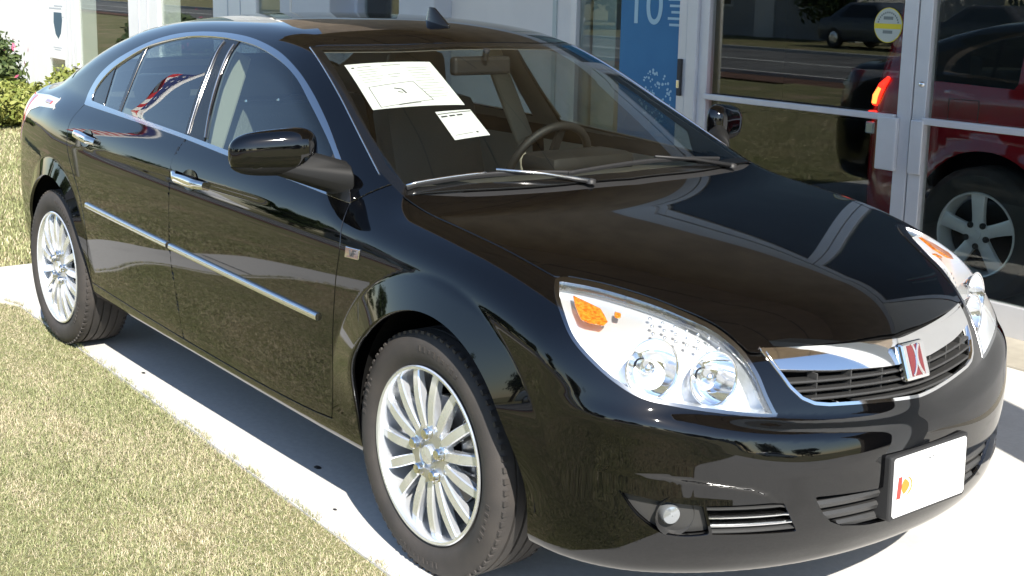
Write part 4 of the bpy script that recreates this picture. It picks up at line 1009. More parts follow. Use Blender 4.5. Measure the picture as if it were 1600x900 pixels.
raw('lawn',V,np.stack([a,a+56,a+57,a+1],1),M['lawn'],None,True); tag(bpy.data.objects['lawn'],kind='structure')
# rear lawn behind the drive, up to the shrubs
sheet_poly('rear_lawn',[(-40,-.70),(-4.55,-.70),(-4.55,2.9),(-40,4.6)],-.010,M['lawn'])
# the street on the lawn's far side (seen in the paint and in the glass)
sheet_poly('verge',[(-200,-10.2),(200,-10.2),(200,-9.0),(-200,-9.0)],-.03,M['mulch'])
sheet_poly('road',[(-400,-18.5),(400,-18.5),(400,-10.4),(-400,-10.4)],-.040,M['asphalt'])
MB().box((0,-10.3,-.02),(400,.18,.12)).build('kerb',M['concrete'])['kind']='structure'
MB().box((0,-18.6,-.02),(400,.18,.12)).build('far_kerb',M['concrete'])['kind']='structure'
for y_ in (-14.3,-14.5): sheet_poly('road_line',[(-400,y_-.06),(400,y_-.06),(400,y_+.06),(-400,y_+.06)],-.034,M['roadwhite'])
for k,(xa,ya,xb,yb) in enumerate(((-4.5,-2.4,-3.82,-2.4),(-4.5,-4.2,-3.82,-4.2))):
    MB().bar((xa,ya,.0008),(xb,yb,.0008),.012,.0014).build('slab_joint',M['sillgroove'] if 'sillgroove' in M else M['plastic'])['kind']='structure'
M['stain']=mat('concrete_stain',(.40,.385,.36),.9,noise=(30,.25))
for k,(sx,sy,sa,sr) in enumerate(((1.02,.98,.11,.3),(1.28,1.02,.05,.5),(1.18,.55,.07,.2),(.62,1.62,.06,.4),(1.42,.70,.045,.1),(-3.0,-.74,.08,.2))):
    n=14; poly=[(sx+sa*(1+.45*rng.normal())*math.cos(t+sr)*1.6,sy+sa*.42*(1+.35*rng.normal())*math.sin(t)) for t in np.linspace(0,2*math.pi,n,endpoint=False)]
    sheet_poly('stain',poly,.0016+.0003*k,M['stain'])
# ---- mown grass blades
M['grass']=None
def grass_material():
    m,nt,b=new_mat('grass_blades'); at=nt.nodes.new('ShaderNodeAttribute'); at.attribute_name='blade'
    nt.links.new(at.outputs['Color'],b.inputs['Base Color']); b.inputs['Roughness'].default_value=.6; b.inputs['Specular IOR Level'].default_value=.3
    return m
def blades(name,x,y,h,lean,wd,dry,gmat):
    n=len(x); a=rng.uniform(0,2*np.pi,n); ca,sa=np.cos(a),np.sin(a); b=a+rng.normal(0,.6,n)+np.pi/2
    z0=np.where(in_drive(x,y),0.0,-.014)
    base=np.stack([x,y,z0],1); sidev=np.stack([ca,sa,0*ca],1)*(wd/2)[:,None]; ld=np.stack([np.cos(b),np.sin(b),0*b],1)
    mid=base+ld*(lean*h*.35)[:,None]+np.array([0,0,1])*(h*.6)[:,None]; tip=base+ld*(lean*h)[:,None]+np.array([0,0,1])*(h*np.clip(1-.35*lean,.25,1))[:,None]
    V=np.stack([base-sidev,base+sidev,mid+sidev*.8,mid-sidev*.8,tip],1).reshape(-1,3); i=5*np.arange(n)
    T=np.concatenate([np.stack([i,i+1,i+2],1),np.stack([i,i+2,i+3],1),np.stack([i+3,i+2,i+4],1)])
    o=raw(name,V,T,gmat)
    ca_=o.data.color_attributes.new('blade','FLOAT_COLOR','POINT')
    g=np.array([.225,.26,.11]); g2=np.array([.38,.38,.20]); st=np.array([.60,.52,.36])
    t=rng.random(n)[:,None]; col=g*(1-t)+g2*t; col=col*rng.uniform(.75,1.2,n)[:,None]; col=np.where((rng.random(n)<dry)[:,None],st*rng.uniform(.7,1.15,n)[:,None],col)
    cc=np.ones((n,5,4)); cc[:,:,:3]=col[:,None]; ca_.data.foreach_set('color',cc.astype(np.float32).ravel())
    return o
M['grass']=grass_material()
def scatter(n,x0,x1,y0,y1):
    x=rng.uniform(x0,x1,n); y=rng.uniform(y0,y1,n)
    edge=np.interp(x,[-3.78,-3.62,-1.9,-.02,2.2,6.5],[-.83,-.79,-.855,-.945,-1.02,-1.19])+.010*np.sin(x*9)*np.sin(x*23+1)+rng.normal(0,.006,n)+.010*np.maximum(0,np.sin(x*31+2*np.sin(x*7)))
    k=((x>-3.80)&(y<edge))|((x<-4.55)&(y>-9))
    return x[k],y[k]
def field(x,y): 
    v=np.sin(x*1.7+1.1*np.sin(y*2.3))*np.sin(y*2.1+.8*np.sin(x*1.3)); v2=np.sin(x*5.3+2)*np.sin(y*6.1+1+np.sin(x*3)); return .6*v+.4*v2
xs,ys=scatter(470000,-3.8,.75,-2.7,-.75)
bare=np.zeros(len(xs))
for bx,by,ba,bb in ((-2.55,-1.12,.30,.09),(-1.72,-1.22,.22,.06),(-2.2,-1.45,.35,.12),(-1.2,-1.55,.18,.07),(-.55,-1.30,.16,.05),(-3.1,-.98,.3,.06)): bare=np.maximum(bare,np.exp(-((xs-bx)/ba)**2-((ys-by)/bb)**2))
f_=field(xs,ys)*.6+bare; k=rng.random(len(xs))<np.clip(1.0-.72*np.clip((f_-.42)/.5,0,1),.28,1); xs,ys,f_=xs[k],ys[k],f_[k]
h=rng.uniform(.010,.026,len(xs))*(1-.3*np.clip(f_,0,1)); 
go=blades('grass',xs,ys,h,rng.uniform(.2,1.5,len(xs)),rng.uniform(.0011,.0022,len(xs)),np.clip(.34+.60*f_,.12,.95),M['grass'])
tag(go,'short mown green and straw-coloured grass covering the lawn','grass',kind='stuff')
xs,ys=scatter(330000,-12,6.0,-6.0,-.75); k=~((xs>-3.8)&(xs<.75)&(ys>-2.7)); xs,ys=xs[k],ys[k]
go=blades('grass',xs,ys,rng.uniform(.014,.036,len(xs)),rng.uniform(.2,1.5,len(xs)),rng.uniform(.003,.0055,len(xs)),np.clip(.40+.2*field(xs,ys),.15,.8),M['grass'])
tag(go,'mown grass of the open lawn away from the drive','grass',kind='stuff')
xs=rng.uniform(-14,-4.55,90000); ys=rng.uniform(-.8,2.4,90000); 
go=blades('grass',xs,ys,rng.uniform(.02,.05,len(xs)),rng.uniform(.2,1.3,len(xs)),rng.uniform(.004,.007,len(xs)),np.clip(.22+.25*field(xs,ys),.05,.6),M['grass'])
tag(go,'pale grass behind the car between drive and shrubs','grass',kind='stuff')
# small dark stones and stains on the concrete
for x_,y_,s_ in ((-.86,-.70,.012),(-.52,-.835,.006),(-2.2,-.745,.008),(1.25,.62,.016)):
    b=MB().lathe([(.001,.35),(.6,.3),(1,.0)],7,(0,0,0),(0,0,1)); b.v=[(x_+v[0]*s_*1.6,y_+v[1]*s_,v[2]*s_+.0005) for v in b.v]
    tag(b.build('pebble',M['plastic']),{-.86:'dark pebble in the shade beside the front wheel',-.52:'tiny dark pebble on the sunlit strip behind the front tyre',-2.2:'dark fleck on the shaded concrete under the rear door',1.25:'dark pebble on the sunlit concrete ahead of the bumper'}[x_],'pebble')
# ------------------------------------------------------------------ showroom building
WA=math.radians(177.0); WD=np.array([math.cos(WA),math.sin(WA),0]); WN=np.array([-.0523,-.9986,0]); W0_=np.array([-.45,2.815,0])
def wp_(s,o,z): return W0_+WD*s+WN*o+np.array([0,0,z])
WR=np.stack([WD,WN,np.array([0,0,1])],1)
def wbox(name,s0,s1,o0,o1,z0,z1,m,par,bev=.004):
    return MB().box(wp_((s0+s1)/2,(o0+o1)/2,(z0+z1)/2),(s1-s0,o1-o0,z1-z0),WR).build(name,m,par,bevel=bev)
M['alu']=mat('aluminium_frame',(.62,.63,.66),.38,.35,.5,noise=(6,.06),bump=(300,.02))
M['wallgrey']=mat('painted_wall',(.66,.65,.64),.8,noise=(2.5,.06),bump=(90,.08))
M['columngrey']=mat('painted_column',(.52,.55,.60),.7,noise=(3,.06))
M['whitepaint']=mat('white_painted_wood',(.84,.84,.83),.6,noise=(3,.04))
M['brown']=mat('brown_soffit',(.40,.31,.23),.75,noise=(3,.2),bump=(60,.05))
M['pane']=glass('shop_pane',(.84,.88,.86),1.25)
M['floor']=mat('showroom_tile',(.36,.33,.29),.35,noise=(2,.15))
M['roomwall']=mat('showroom_wall',(.16,.13,.10),.9,noise=(1,.3))
M['teal']=mat('window_reveal',(.40,.46,.46),.6)
M['sill']=mat('threshold_stone',(.38,.35,.29),.8,noise=(20,.1))
M['groove']=mat('dark_joint',(.03,.03,.032),.6)
bld=empty('showroom_building',tuple(wp_(4,0,0)),0)
tag(bld,'grey and white car showroom with glass doors, wide canopy and tall windows','building')
wbox('wall',3.50,4.95,-.25,0,0,2.55,M['wallgrey'],bld)
wbox('wall_edge',3.62,3.66,.0,.012,0,2.55,M['teal'],bld,0)
for s0,s1 in ((4.95,5.47),(6.64,7.62)): wbox('column',s0,s1,-.2,.16,0,2.55,M['columngrey'],bld,.01)
wbox('column_side',7.36,7.40,.16,.166,0,2.55,M['wallgrey'],bld,0)
wbox('wall_panel',5.47,6.64,-.2,.02,0,1.28,M['columngrey'],bld)
wbox('window_sill',5.47,6.64,-.1,.10,1.28,1.335,M['columngrey'],bld)
w_=wbox('window',5.47,6.64,-.16,-.15,1.335,2.5,M['pane'],bld,0)
for s0,s1 in ((5.47,5.53),(6.58,6.64)): wbox('frame',s0,s1,-.18,-.08,1.335,2.5,M['columngrey'],w_)
wbox('header_beam',-4,8.4,-.25,.02,2.55,2.75,M['alu'],bld)
wbox('fascia',-4.65,8.4,-.25,.0,2.75,4.56,M['brown'],bld)
cn=wbox('canopy',-4.65,5.6,-.25,3.12,4.5,4.95,M['brown'],bld)
for k in range(4): wbox('soffit_joint',-4.65,5.6,.5+.75*k,.512+.75*k,4.492,4.501,M['groove'],cn,0)
for k in range(5): wbox('soffit_batten',-3.4+1.9*k,-3.3+1.9*k,.01,3.11,4.47,4.5,M['brown'],cn,0)
wbox('upper_wall',-4.65,8.4,-.6,-.3,4.4,6.2,M['brown'],bld)
# showroom inside
wbox('room_floor',-6,9,-8,-.06,-.05,.002,M['floor'],bld,0)
wbox('room_back_wall',-6,9,-8.2,-8,0,3,M['roomwall'],bld,0)
wbox('room_side_wall',-6.2,-6,-8,-.1,0,3,M['roomwall'],bld,0); wbox('room_side_wall',9,9.2,-8,-.3,0,3,M['roomwall'],bld,0)
wbox('ceiling',-6,9,-8,-.25,2.80,2.9,M['roomwall'],bld,0)
wbox('threshold',-3,2.3,-.06,.44,-.08,.012,M['sill'],bld,.006)
# fixed window with the poster, door posts
wbox('mullion',2.20,2.285,-.06,.05,0,2.55,M['alu'],bld); wbox('mullion',2.289,2.36,-.06,.045,0,2.55,M['alu'],bld)
wbox('window_frame',3.38,3.44,-.1,.03,0,2.55,M['alu'],bld); wbox('window_frame',3.444,3.50,-.1,.02,0,2.55,M['wallgrey'],bld)
win=wbox('shop_window',2.36,3.38,-.012,-.004,.02,2.55,M['pane'],bld,0)
wbox('inner_jamb',3.12,3.36,-.45,-.1,0,2.55,M['teal'],bld)
wbox('curtain',3.02,3.12,-.6,-.5,0,2.55,M['roomwall'],bld)
def door(sA,sB,hand):
    """leaf between sA and sB; hand = +1 when its pull plate stands at the sA stile"""
    d=wbox('glass_door',sA+.03,sB-.03,-.010,-.002,.05,2.5,M['pane'],bld,0)
    wA=.085
    wbox('stile',sA,sA+wA,-.03,.025,.01,2.53,M['alu'],d,.004); wbox('stile',sB-.075,sB,-.03,.025,.01,2.53,M['alu'],d,.004)
    wbox('rail',sA+wA,sB-.075,-.03,.022,.01,.16,M['alu'],d,.003); wbox('rail',sA+wA,sB-.075,-.03,.022,2.42,2.53,M['alu'],d,.003)
    wbox('push_bar',sA+wA if hand>0 else sA+.075,sB-.075,.02,.05,.965,1.0,M['alu'],d,.006)
    return d
dl=door(.655,2.20,1); dr=door(-.90,.645,-1)
wbox('pull_plate',.715,.835,.025,.055,.715,.985,M['alu'],dl,.006)
wbox('pull_plate',.555,.63,.025,.055,.715,.985,M['alu'],dr,.006)
MB().lathe([(.001,.012),(.012,.012),(.016,.0)],16,wp_(.60,.025,1.16),WN).build('lock_cylinder',M['satin'],dr,smooth=True)
MB().box(wp_(2.325,.055,1.08),(.03,.02,.22),WR).build('key_switch',M['groove'],bld,bevel=.004)
MB().box(wp_(2.325,.067,1.04),(.022,.01,.05),WR).build('switch_cover',M['chrome'],bld,bevel=.003)
# right of the doors and left end: white posts and windows
wbox('wall',-4,-.92,-.2,0,0,2.55,M['wallgrey'],bld)
for s0,s1 in ((8.45,9.52),(11.10,12.11),(14.13,14.72),(15.53,17.40)):
    pst=wbox('white_post',s0,s1,-.25,.02,0,3.0,M['whitepaint'],bld,.01)
    for t in (.33,.62): wbox('post_joint',s0+(s1-s0)*t,s0+(s1-s0)*t+.018,.018,.026,0,3.0,M['columngrey'],pst,0)
wbox('white_wall',17.40,24,-.25,.03,0,3.0,M['whitepaint'],bld)
wbox('header_beam',8.4,24,-.25,.03,2.7,3.1,M['whitepaint'],bld)
for s0,s1 in ((7.62,8.45),(9.52,11.10),(12.11,14.13),(14.72,15.53)):
    wn=wbox('tall_window',s0,s1,-.02,-.012,.05,2.7,M['pane'],bld,0)
    wbox('window_sill',s0,s1,-.2,.03,0,.14,M['whitepaint'],wn,.004)
M['darkroom']=mat('unlit_room',(.035,.035,.032),.9)  # near-black colour stands in for the shade behind the panes
wbox('dark_backing',7.62,24,-.75,-.7,0,3,M['darkroom'],bld,0)  # board added close behind the glass so the tall windows read dark
wbox('window_backing',5.47,6.64,-.42,-.40,1.3,2.55,M['darkroom'],bld,0)  # dark board added behind this pane to make the opening look unlit
# poster with the big figures, hanging inside the window
M['posterblue']=mat('poster_blue',(.016,.13,.30),.6,noise=(1.4,.25,(.035,.19,.38)))
M['posterpale']=mat('poster_pale_blue',(.34,.52,.62),.6)
pz0,pz1=.30,2.4
po=MB().box(wp_(2.655,.002,(pz0+pz1)/2),(.585,.004,pz1-pz0),WR).build('poster',M['posterblue'],None); tag(po,'tall blue poster with the figure 10 hanging in the shop window','poster')
def text(body,size,s,o,z,m,par,ext=.0006,al='LEFT'):
    cu=bpy.data.curves.new('lettering','FONT'); cu.body=body; cu.size=size; cu.extrude=ext; cu.align_x=al
    t=bpy.data.objects.new('lettering',cu); COL.objects.link(t)
    me=bpy.data.meshes.new_from_object(t.evaluated_get(bpy.context.evaluated_depsgraph_get())); bpy.data.objects.remove(t)
    V=np.array([v.co[:] for v in me.vertices])
    V2=np.array([wp_(s-v[0],o+v[2],z+v[1]) for v in V]); Fc=[tuple(p.vertices) for p in me.polygons]
    return raw('lettering',V2,Fc,m,par)
text('10',.34,2.885,.0055,1.385,M['posterpale'],po)
for k in range(5): wbox('small_print',2.395,2.505-.015*(k%3),0.0035,.0055,1.53-.038*k,1.545-.038*k,M['posterpale'],po,0)
fl=MB()
for k in range(90):
    a=rng.uniform(0,2*np.pi); r=.17*math.sqrt(rng.random()); c_=(2.60+r*math.cos(a)*.9,.94+r*math.sin(a)); sz=rng.uniform(.004,.011)
    fl.prism([(c_[0]+sz*math.cos(t),c_[1]+sz*math.sin(t)) for t in np.linspace(0,2*math.pi,6,endpoint=False)],0.0035,.0052,lambda s,z,o:wp_(s,o-.00001*k,z))
fl.build('printed_blossom',M['posterpale'],po)['kind']='stuff'
# round notice on the left door, sign in the far window
M['stickgrey']=mat('sticker_pale_grey',(.42,.46,.42),.7); M['stickyellow']=mat('sticker_yellow',(.62,.52,.03),.7); M['stickdark']=mat('sticker_print',(.16,.19,.18),.7)
def disc(s,z,r,o0,o1,n=40,a0=0,a1=2*math.pi): return MB().prism([(s+r*math.cos(t),z+r*math.sin(t)) for t in np.linspace(a0,a1,n,endpoint=False)],o0,o1,lambda s_,z_,o:wp_(s_,o,z_))
sk=disc(.853,1.44,.088,-.0018,.0005).build('door_sticker',M['stickyellow']); tag(sk,'round grey sticker with a yellow band on the glass door','sticker')
disc(.853,1.44,.084,.0006,.0012).build('sticker_face',M['stickgrey'],sk)
wbox('sticker_band',.771,.935,.0013,.0018,1.422,1.448,M['stickyellow'],sk,0)
m=MB()
for t in np.linspace(.25,math.pi-.25,14): m.box(wp_(.853+.064*math.cos(t),.0016,1.44+.064*math.sin(t)),(.008,.0005,.009),WR)
m.build('sticker_lettering',M['stickdark'],sk)['kind']='stuff'
for z_ in (1.468,1.398): wbox('sticker_word',.823,.883,.0013,.0017,z_,z_+.016,M['stickdark'],sk,0)
M['bannerblue']=mat('banner_dark_blue',(.035,.09,.15),.5)
bn=wbox('window_banner',14.75,15.50,-.008,-.002,.48,1.40,M['paper'],None,0); tag(bn,'white banner with a dark blue shield shape in the far window','banner')
sh=[(15.22,1.12),(14.86,1.12),(14.84,1.02),(14.92,.84),(15.04,.76),(15.16,.82),(15.24,.98)]
MB().prism(sh,-.001,.001,lambda s,z,o:wp_(s,o,z)).build('banner_shape',M['bannerblue'],bn)
for z_,a_,b_ in ((.63,14.9,15.3),(.60,14.95,15.25)): wbox('banner_print',a_,b_,-.001,.0005,z_,z_+.012,M['columngrey'],bn,0)
for k,(z_,a_,b_) in enumerate(((1.20,14.80,15.2),(1.165,14.85,15.45),(1.05,14.76,14.82))): wbox('banner_stroke',a_,b_,-.001,.0005,z_,z_+.018,M['columngrey'],bn,0)
# free-standing white column ahead of the car: its shadow falls across the drive
pc=empty('sign_column',(1.92,.935,0)); tag(pc,'tall white square sign column standing on the drive ahead of the car','column')
MB().box((1.92,.935,1.6),(.30,.30,3.2)).build('shaft',M['whitepaint'],pc,bevel=.01); MB().box((1.92,.935,.06),(.40,.40,.12)).build('base',M['concrete'],pc,bevel=.01)
# ------------------------------------------------------------------ red sport-utility vehicle inside the showroom
M['redpaint']=mat('dark_red_paint',(.28,.012,.018),.12,0,.5,coat=1.0,coat_rough=.03)
M['taillit']=mat('lit_tail_lamp',(.6,.02,.01),.3,0,.5,emis=((1,.02,.01),2.2))
M['taillit2']=mat('lit_tail_lamp_core',(.8,.2,.03),.3,0,.5,emis=((1,.20,.04),3.0))
suv=empty('sport_utility_vehicle',(.3,4.32,0)); tag(suv,'dark red sport-utility vehicle with lit tail lamp inside the showroom','car')
SX,SY=-1.05,4.33
def suvF(x,y,z):
    w=np.abs(y-SY); u=x-SX            # u=0 rear wheel, 2.70 front wheel
    sideq=np.interp(z,[.2,.35,.6,.9,1.05,1.12,1.6,1.8],[.82,.875,.885,.882,.865,.845,.70,.66])
    d=np.minimum(np.sqrt(u**2+(z-.36)**2),np.sqrt((u-2.7)**2+(z-.36)**2)); sideq=sideq+.022*np.clip((.50-d)/.06,0,1)
    top=np.interp(u,[-1,-.8,1.9,2.35,2.5,3.5],[1.70,1.74,1.76,1.10,1.06,.98])
    f=smax((w-sideq),(z-top)*.8,.09); f=smax(f,(-.84+.10*np.clip(z-.95,0,1)+.06*w-u),.10); f=smax(f,u-3.48,.12); return smax(f,.26-z,.05)
Ps,Qs=nets(suvF,np.array([-2.1,3.3,.2]),np.array([2.6,5.35,1.85]),.045)
def g3(Ff,P_,e=2e-3): return np.stack([Ff(P_[:,0]+e,P_[:,1],P_[:,2])-Ff(P_[:,0]-e,P_[:,1],P_[:,2]),Ff(P_[:,0],P_[:,1]+e,P_[:,2])-Ff(P_[:,0],P_[:,1]-e,P_[:,2]),Ff(P_[:,0],P_[:,1],P_[:,2]+e)-Ff(P_[:,0],P_[:,1],P_[:,2]-e)],1)/(2*e)
for _ in range(3):
    gg=g3(suvF,Ps); Ps=Ps-np.clip(suvF(*Ps.T)/np.maximum((gg**2).sum(1),.05),-.03,.03)[:,None]*gg
Ns=g3(suvF,Ps); Ns/=np.linalg.norm(Ns,axis=1)[:,None]
SV=Shell(Ps,np.concatenate([Qs[:,[0,1,2]],Qs[:,[0,2,3]]]),Ns)
allr=lambda x,w,z:x>-99
sw_=lambda x,w,z:(x-SX)
sidev=lambda x,w,z:(np.abs(w-SY)>.5)&(z>.2)
SV.mark(lambda x,w,z:np.minimum(np.sqrt((x-SX)**2+(z-.36)**2),np.sqrt((x-SX-2.7)**2+(z-.36)**2))-.43,lambda x,w,z:(np.abs(w-SY)>.45)&(z<.9),'hole',['shell'])
for xa,xb in ((-.62,.12),(.20,1.05),(1.13,1.95)): SV.mark(G([(SX+xa,1.14),(SX+xb,1.12),(SX+xb-(.25 if xb>1.5 else .03),1.60),(SX+xa+.08,1.60)]),sidev,'win',['shell'])
SV.mark(lambda x,w,z:np.maximum(np.maximum(z-1.62,1.12-z),np.maximum(np.abs(w-SY)-.62,x-(SX-.5))),lambda x,w,z:x<SX-.4,'win',['shell'])
SV.panel('body',['shell'],M['redpaint'],suv,rim=.02)
M['suvglass']=mat('dark_suv_glass',(.01,.01,.011),.5,0,.2)
SV.panel('windows',['win'],M['suvglass'],suv,off=-.006,rim=0)
Pi,Ti,Ni=SV.get(['shell']); raw('inner_skin',Pi-Ni*.03,Ti,M['liner'],suv)
# fuel flap, tail lamp, handle
yS=SY-.884
m=MB()
for a_,b_ in (((-.25,.915),(-.07,.915)),((-.07,.915),(-.07,1.05)),((-.07,1.05),(-.25,1.05)),((-.25,1.05),(-.25,.915))): m.bar((SX+a_[0],yS-.001,a_[1]),(SX+b_[0],yS-.001,b_[1]),.0025,.0025,up=(0,1,0))
m.build('fuel_flap_joint',M['groove'],suv)
MB().bar((SX+.42,yS-.001,.45),(SX+.46,yS-.001,1.08),.003,.003,up=(0,1,0)).build('door_joint',M['groove'],suv)
pts=[(-1.715,3.475,1.135),(-1.75,3.47,1.09),(-1.775,3.47,1.03),(-1.785,3.475,.975)]
MB().tube(pts,[.010,.022,.028,.024],12).build('tail_lamp',M['taillit'],suv,smooth=True)
MB().tube([(-1.755,3.452,1.075),(-1.775,3.446,1.03),(-1.785,3.45,.985)],[.012,.017,.014],10).build('lamp_core',M['taillit2'],suv,smooth=True)
MB().box((-1.79,3.462,.925),(.06,.05,.035)).build('lower_lamp',M['taillit'],suv,bevel=.01)
MB().box((-1.80,3.47,.845),(.06,.06,.07)).build('reverse_lamp',M['clearlens'],suv,bevel=.01)
MB().box((.30,yS-.02,.98),(.20,.03,.03)).build('door_handle',M['redpaint'],suv,bevel=.01)
M['suvrim']=mat('suv_wheel_silver',(.85,.85,.86),.3,.25)
def suv_wheel():
    W=empty('wheel'); W.parent=suv
    MB().lathe([(.232,-.11),(.26,-.122),(.32,-.122),(.35,-.10),(.362,-.08),(.362,.08),(.35,.10),(.26,.12),(.232,.11)],48,closed=True).build('tyre',M['rubber'],W,angle=35,local=True)
    MB().lathe([(.232,-.105),(.228,-.115),(.220,-.112),(.212,-.09),(.205,.05),(.21,.1),(.228,.1),(.222,-.08)],48,closed=True).build('rim',M['suvrim'],W,angle=40,local=True)
    MB().lathe([(.20,-.02),(.02,-.02)],32).build('brake_disc',M['liner'],W,local=True)
    for k in range(5):
        a=2*math.pi*(k+.27)/5; V=[];Fc=[]
        for r,hw,y0 in ((.03,.034,-.088),(.10,.033,-.096),(.16,.036,-.102),(.218,.042,-.104)):
            for u,v in ((-1,.03),(-1,.004),(-.7,0),(.7,0),(1,.004),(1,.03)): V.append((r*math.cos(a)-u*hw*math.sin(a),y0+v,r*math.sin(a)+u*hw*math.cos(a)))
        for i in range(3):
            for j in range(5): Fc.append((i*6+j,i*6+j+1,i*6+j+7,i*6+j+6))
        Fc+=[tuple(range(6)),tuple(18+j for j in range(6))]
        MB().add(V,Fc).build('spoke',M['suvrim'],W,angle=30,local=True)
        b=a+math.pi/5; MB().lathe([(.017,-.09),(.017,-.104),(.001,-.106)],10,(.062*math.cos(b),0,.062*math.sin(b))).build('lug_nut',M['plastic'],W,angle=40,local=True)
    MB().lathe([(.075,-.08),(.075,-.094),(.03,-.097),(.028,-.105),(.001,-.108)],24).build('hub',M['suvrim'],W,angle=40,local=True)
    return W
w1=suv_wheel(); w1.location=(SX-.3,3.51-4.32,.345)
for x_,y_,rz in ((SX+2.7,3.51,0),(SX,5.15,math.pi),(SX+2.7,5.15,math.pi)):
    w2=copy_tree(w1,suv); w2.location=(x_-.3,y_-4.32,.345); w2.rotation_euler=(0,0,rz)
# red and white hanging banner strips behind it
for k,(s_,m_) in enumerate(((.46,M['whitepaint']),(.41,M['printred']),(.30,M['whitepaint']))):
    b=wbox('banner_strip',s_-.035,s_+.03,-1.9-.05*k,-1.895-.05*k,1.2,2.7,m_,None,0); tag(b,['white hanging strip left of the red one, behind the glass door','red hanging strip between two white ones, behind the glass door','narrow white hanging strip right of the red one, behind the glass door'][k],'banner')
# ------------------------------------------------------------------ shrubs, trees
def leaf_mat(name,c1,c2,c3=None):
    m,nt,b=new_mat(name); at=nt.nodes.new('ShaderNodeAttribute'); at.attribute_name='leaf'
    mx=nt.nodes.new('ShaderNodeMix'); mx.data_type='RGBA'; mx.inputs['A'].default_value=(*c1,1); mx.inputs['B'].default_value=(*c2,1)
    nt.links.new(at.outputs['Fac'],mx.inputs['Factor']); nt.links.new(mx.outputs['Result'],b.inputs['Base Color']); b.inputs['Roughness'].default_value=.55
    b.inputs['Specular IOR Level'].default_value=.35
    return m
def foliage_mesh(name,clumps,n,size,flat=.0):
    """n leaves spread through ellipsoid clumps [(c,r)], denser towards the skin"""
    wts=np.array([r[0]*r[1]*r[2] for c_,r in clumps]); ids=rng.choice(len(clumps),n,p=wts/wts.sum())
    C=np.array([c_ for c_,r in clumps])[ids]; R_=np.array([r for c_,r in clumps])[ids]
    d=rng.normal(size=(n,3)); d/=np.linalg.norm(d,axis=1)[:,None]
    rr=rng.random(n)**.45; rr=rr*(1+.12*rng.normal(size=n))
    p=C+d*R_*rr[:,None]
    nrm_=d+rng.normal(0,.7,(n,3)); nrm_/=np.linalg.norm(nrm_,axis=1)[:,None]
    t=np.cross(nrm_,rng.normal(size=(n,3))); t/=np.linalg.norm(t,axis=1)[:,None]; b=np.cross(nrm_,t)
    s=size*rng.uniform(.6,1.3,n)[:,None]
    V=np.stack([p-t*s,p+b*s*.45,p+t*s,p-b*s*.45],1).reshape(-1,3); i=4*np.arange(n)
    me=bpy.data.meshes.new(name); Fc=np.stack([i,i+1,i+2,i+3],1)
    me.vertices.add(len(V)); me.vertices.foreach_set('co',V.astype(np.float32).ravel()); me.loops.add(4*n); me.loops.foreach_set('vertex_index',Fc.astype(np.int32).ravel())
    me.polygons.add(n); me.polygons.foreach_set('loop_start',(4*np.arange(n)).astype(np.int32)); me.update(calc_edges=True)
    a=me.attributes.new('leaf','FLOAT','POINT'); a.data.foreach_set('value',np.repeat(rng.random(n),4).astype(np.float32))
    return me
M['shrubyellow']=leaf_mat('yellow_green_leaves',(.13,.17,.035),(.29,.30,.08)); M['shrubdark']=leaf_mat('dark_green_leaves',(.035,.06,.02),(.09,.12,.035))
M['treeleaf']=leaf_mat('tree_leaves',(.030,.055,.015),(.075,.11,.03)); M['pink']=mat('pink_petals',(.55,.12,.22),.6); M['bark']=mat('bark',(.10,.075,.055),.9,bump=(30,.5))
def shrub(c_,r,n,size,lm,label,group=None,flowers=0):
    e=empty('shrub',c_); tag(e,label,'shrub',group)
    cl=[((rng.uniform(-.5,.5)*r[0],rng.uniform(-.5,.5)*r[1],r[2]*rng.uniform(.45,1.25)),(r[0]*rng.uniform(.35,.6),r[1]*rng.uniform(.35,.6),r[2]*rng.uniform(.35,.6))) for _ in range(9)]+[((0,0,r[2]*.75),(r[0]*.8,r[1]*.8,r[2]*.75))]
    me=foliage_mesh('foliage',cl,n,size); me.materials.append(lm); o=bpy.data.objects.new('foliage',me); link(o); o.parent=e
    m=MB()
    for k in range(6):
        a=k*1.05; m.tube([(0.02*math.cos(a),.02*math.sin(a),-.02),(r[0]*.3*math.cos(a),r[1]*.3*math.sin(a),r[2]*.7),(r[0]*.5*math.cos(a+.4),r[1]*.5*math.sin(a+.4),r[2]*1.2)],[.015,.010,.004],6)
    m.build('stems',M['bark'],e,local=True)
    if flowers:
        me=foliage_mesh('blossom',[((0,0,r[2]),(r[0]*.95,r[1]*.95,r[2]))],flowers,.035); me.materials.append(M['pink']); o=bpy.data.objects.new('blossom',me); link(o); o.parent=e; o['kind']='stuff'
    return e
YS=[(-11.7,1.62,.66),(-11.5,2.02,.62),(-11.8,2.42,.66),(-12.6,1.5,.68),(-11.7,2.75,.66),(-11.9,1.2,.56)]
LB=['yellow-green shrub at the foot of the white wall, nearest the frame edge','low yellow-green shrub just behind the trunk of the black car','yellow-green shrub in front of the far banner window','yellow-green shrub at the back of the bed beside the dark flowering bush','yellow-green shrub in front of the white window post','low yellow-green shrub at the outer end of the bed']
for (x_,y_,h_),lb in zip(YS,LB): shrub((x_,y_,-.02),(.58,.40,h_*.52),5600,.038,M['shrubyellow'],lb,'yellow-green shrubs in the bed')
shrub((-14.0,2.16,-.02),(.70,.50,.64),8000,.045,M['shrubdark'],'taller dark green bush with pink blossom against the white wall',None,50)
shrub((-13.2,1.3,-.02),(.6,.5,.40),4000,.045,M['shrubdark'],'dark green bush behind the yellow-green shrubs at the left edge')
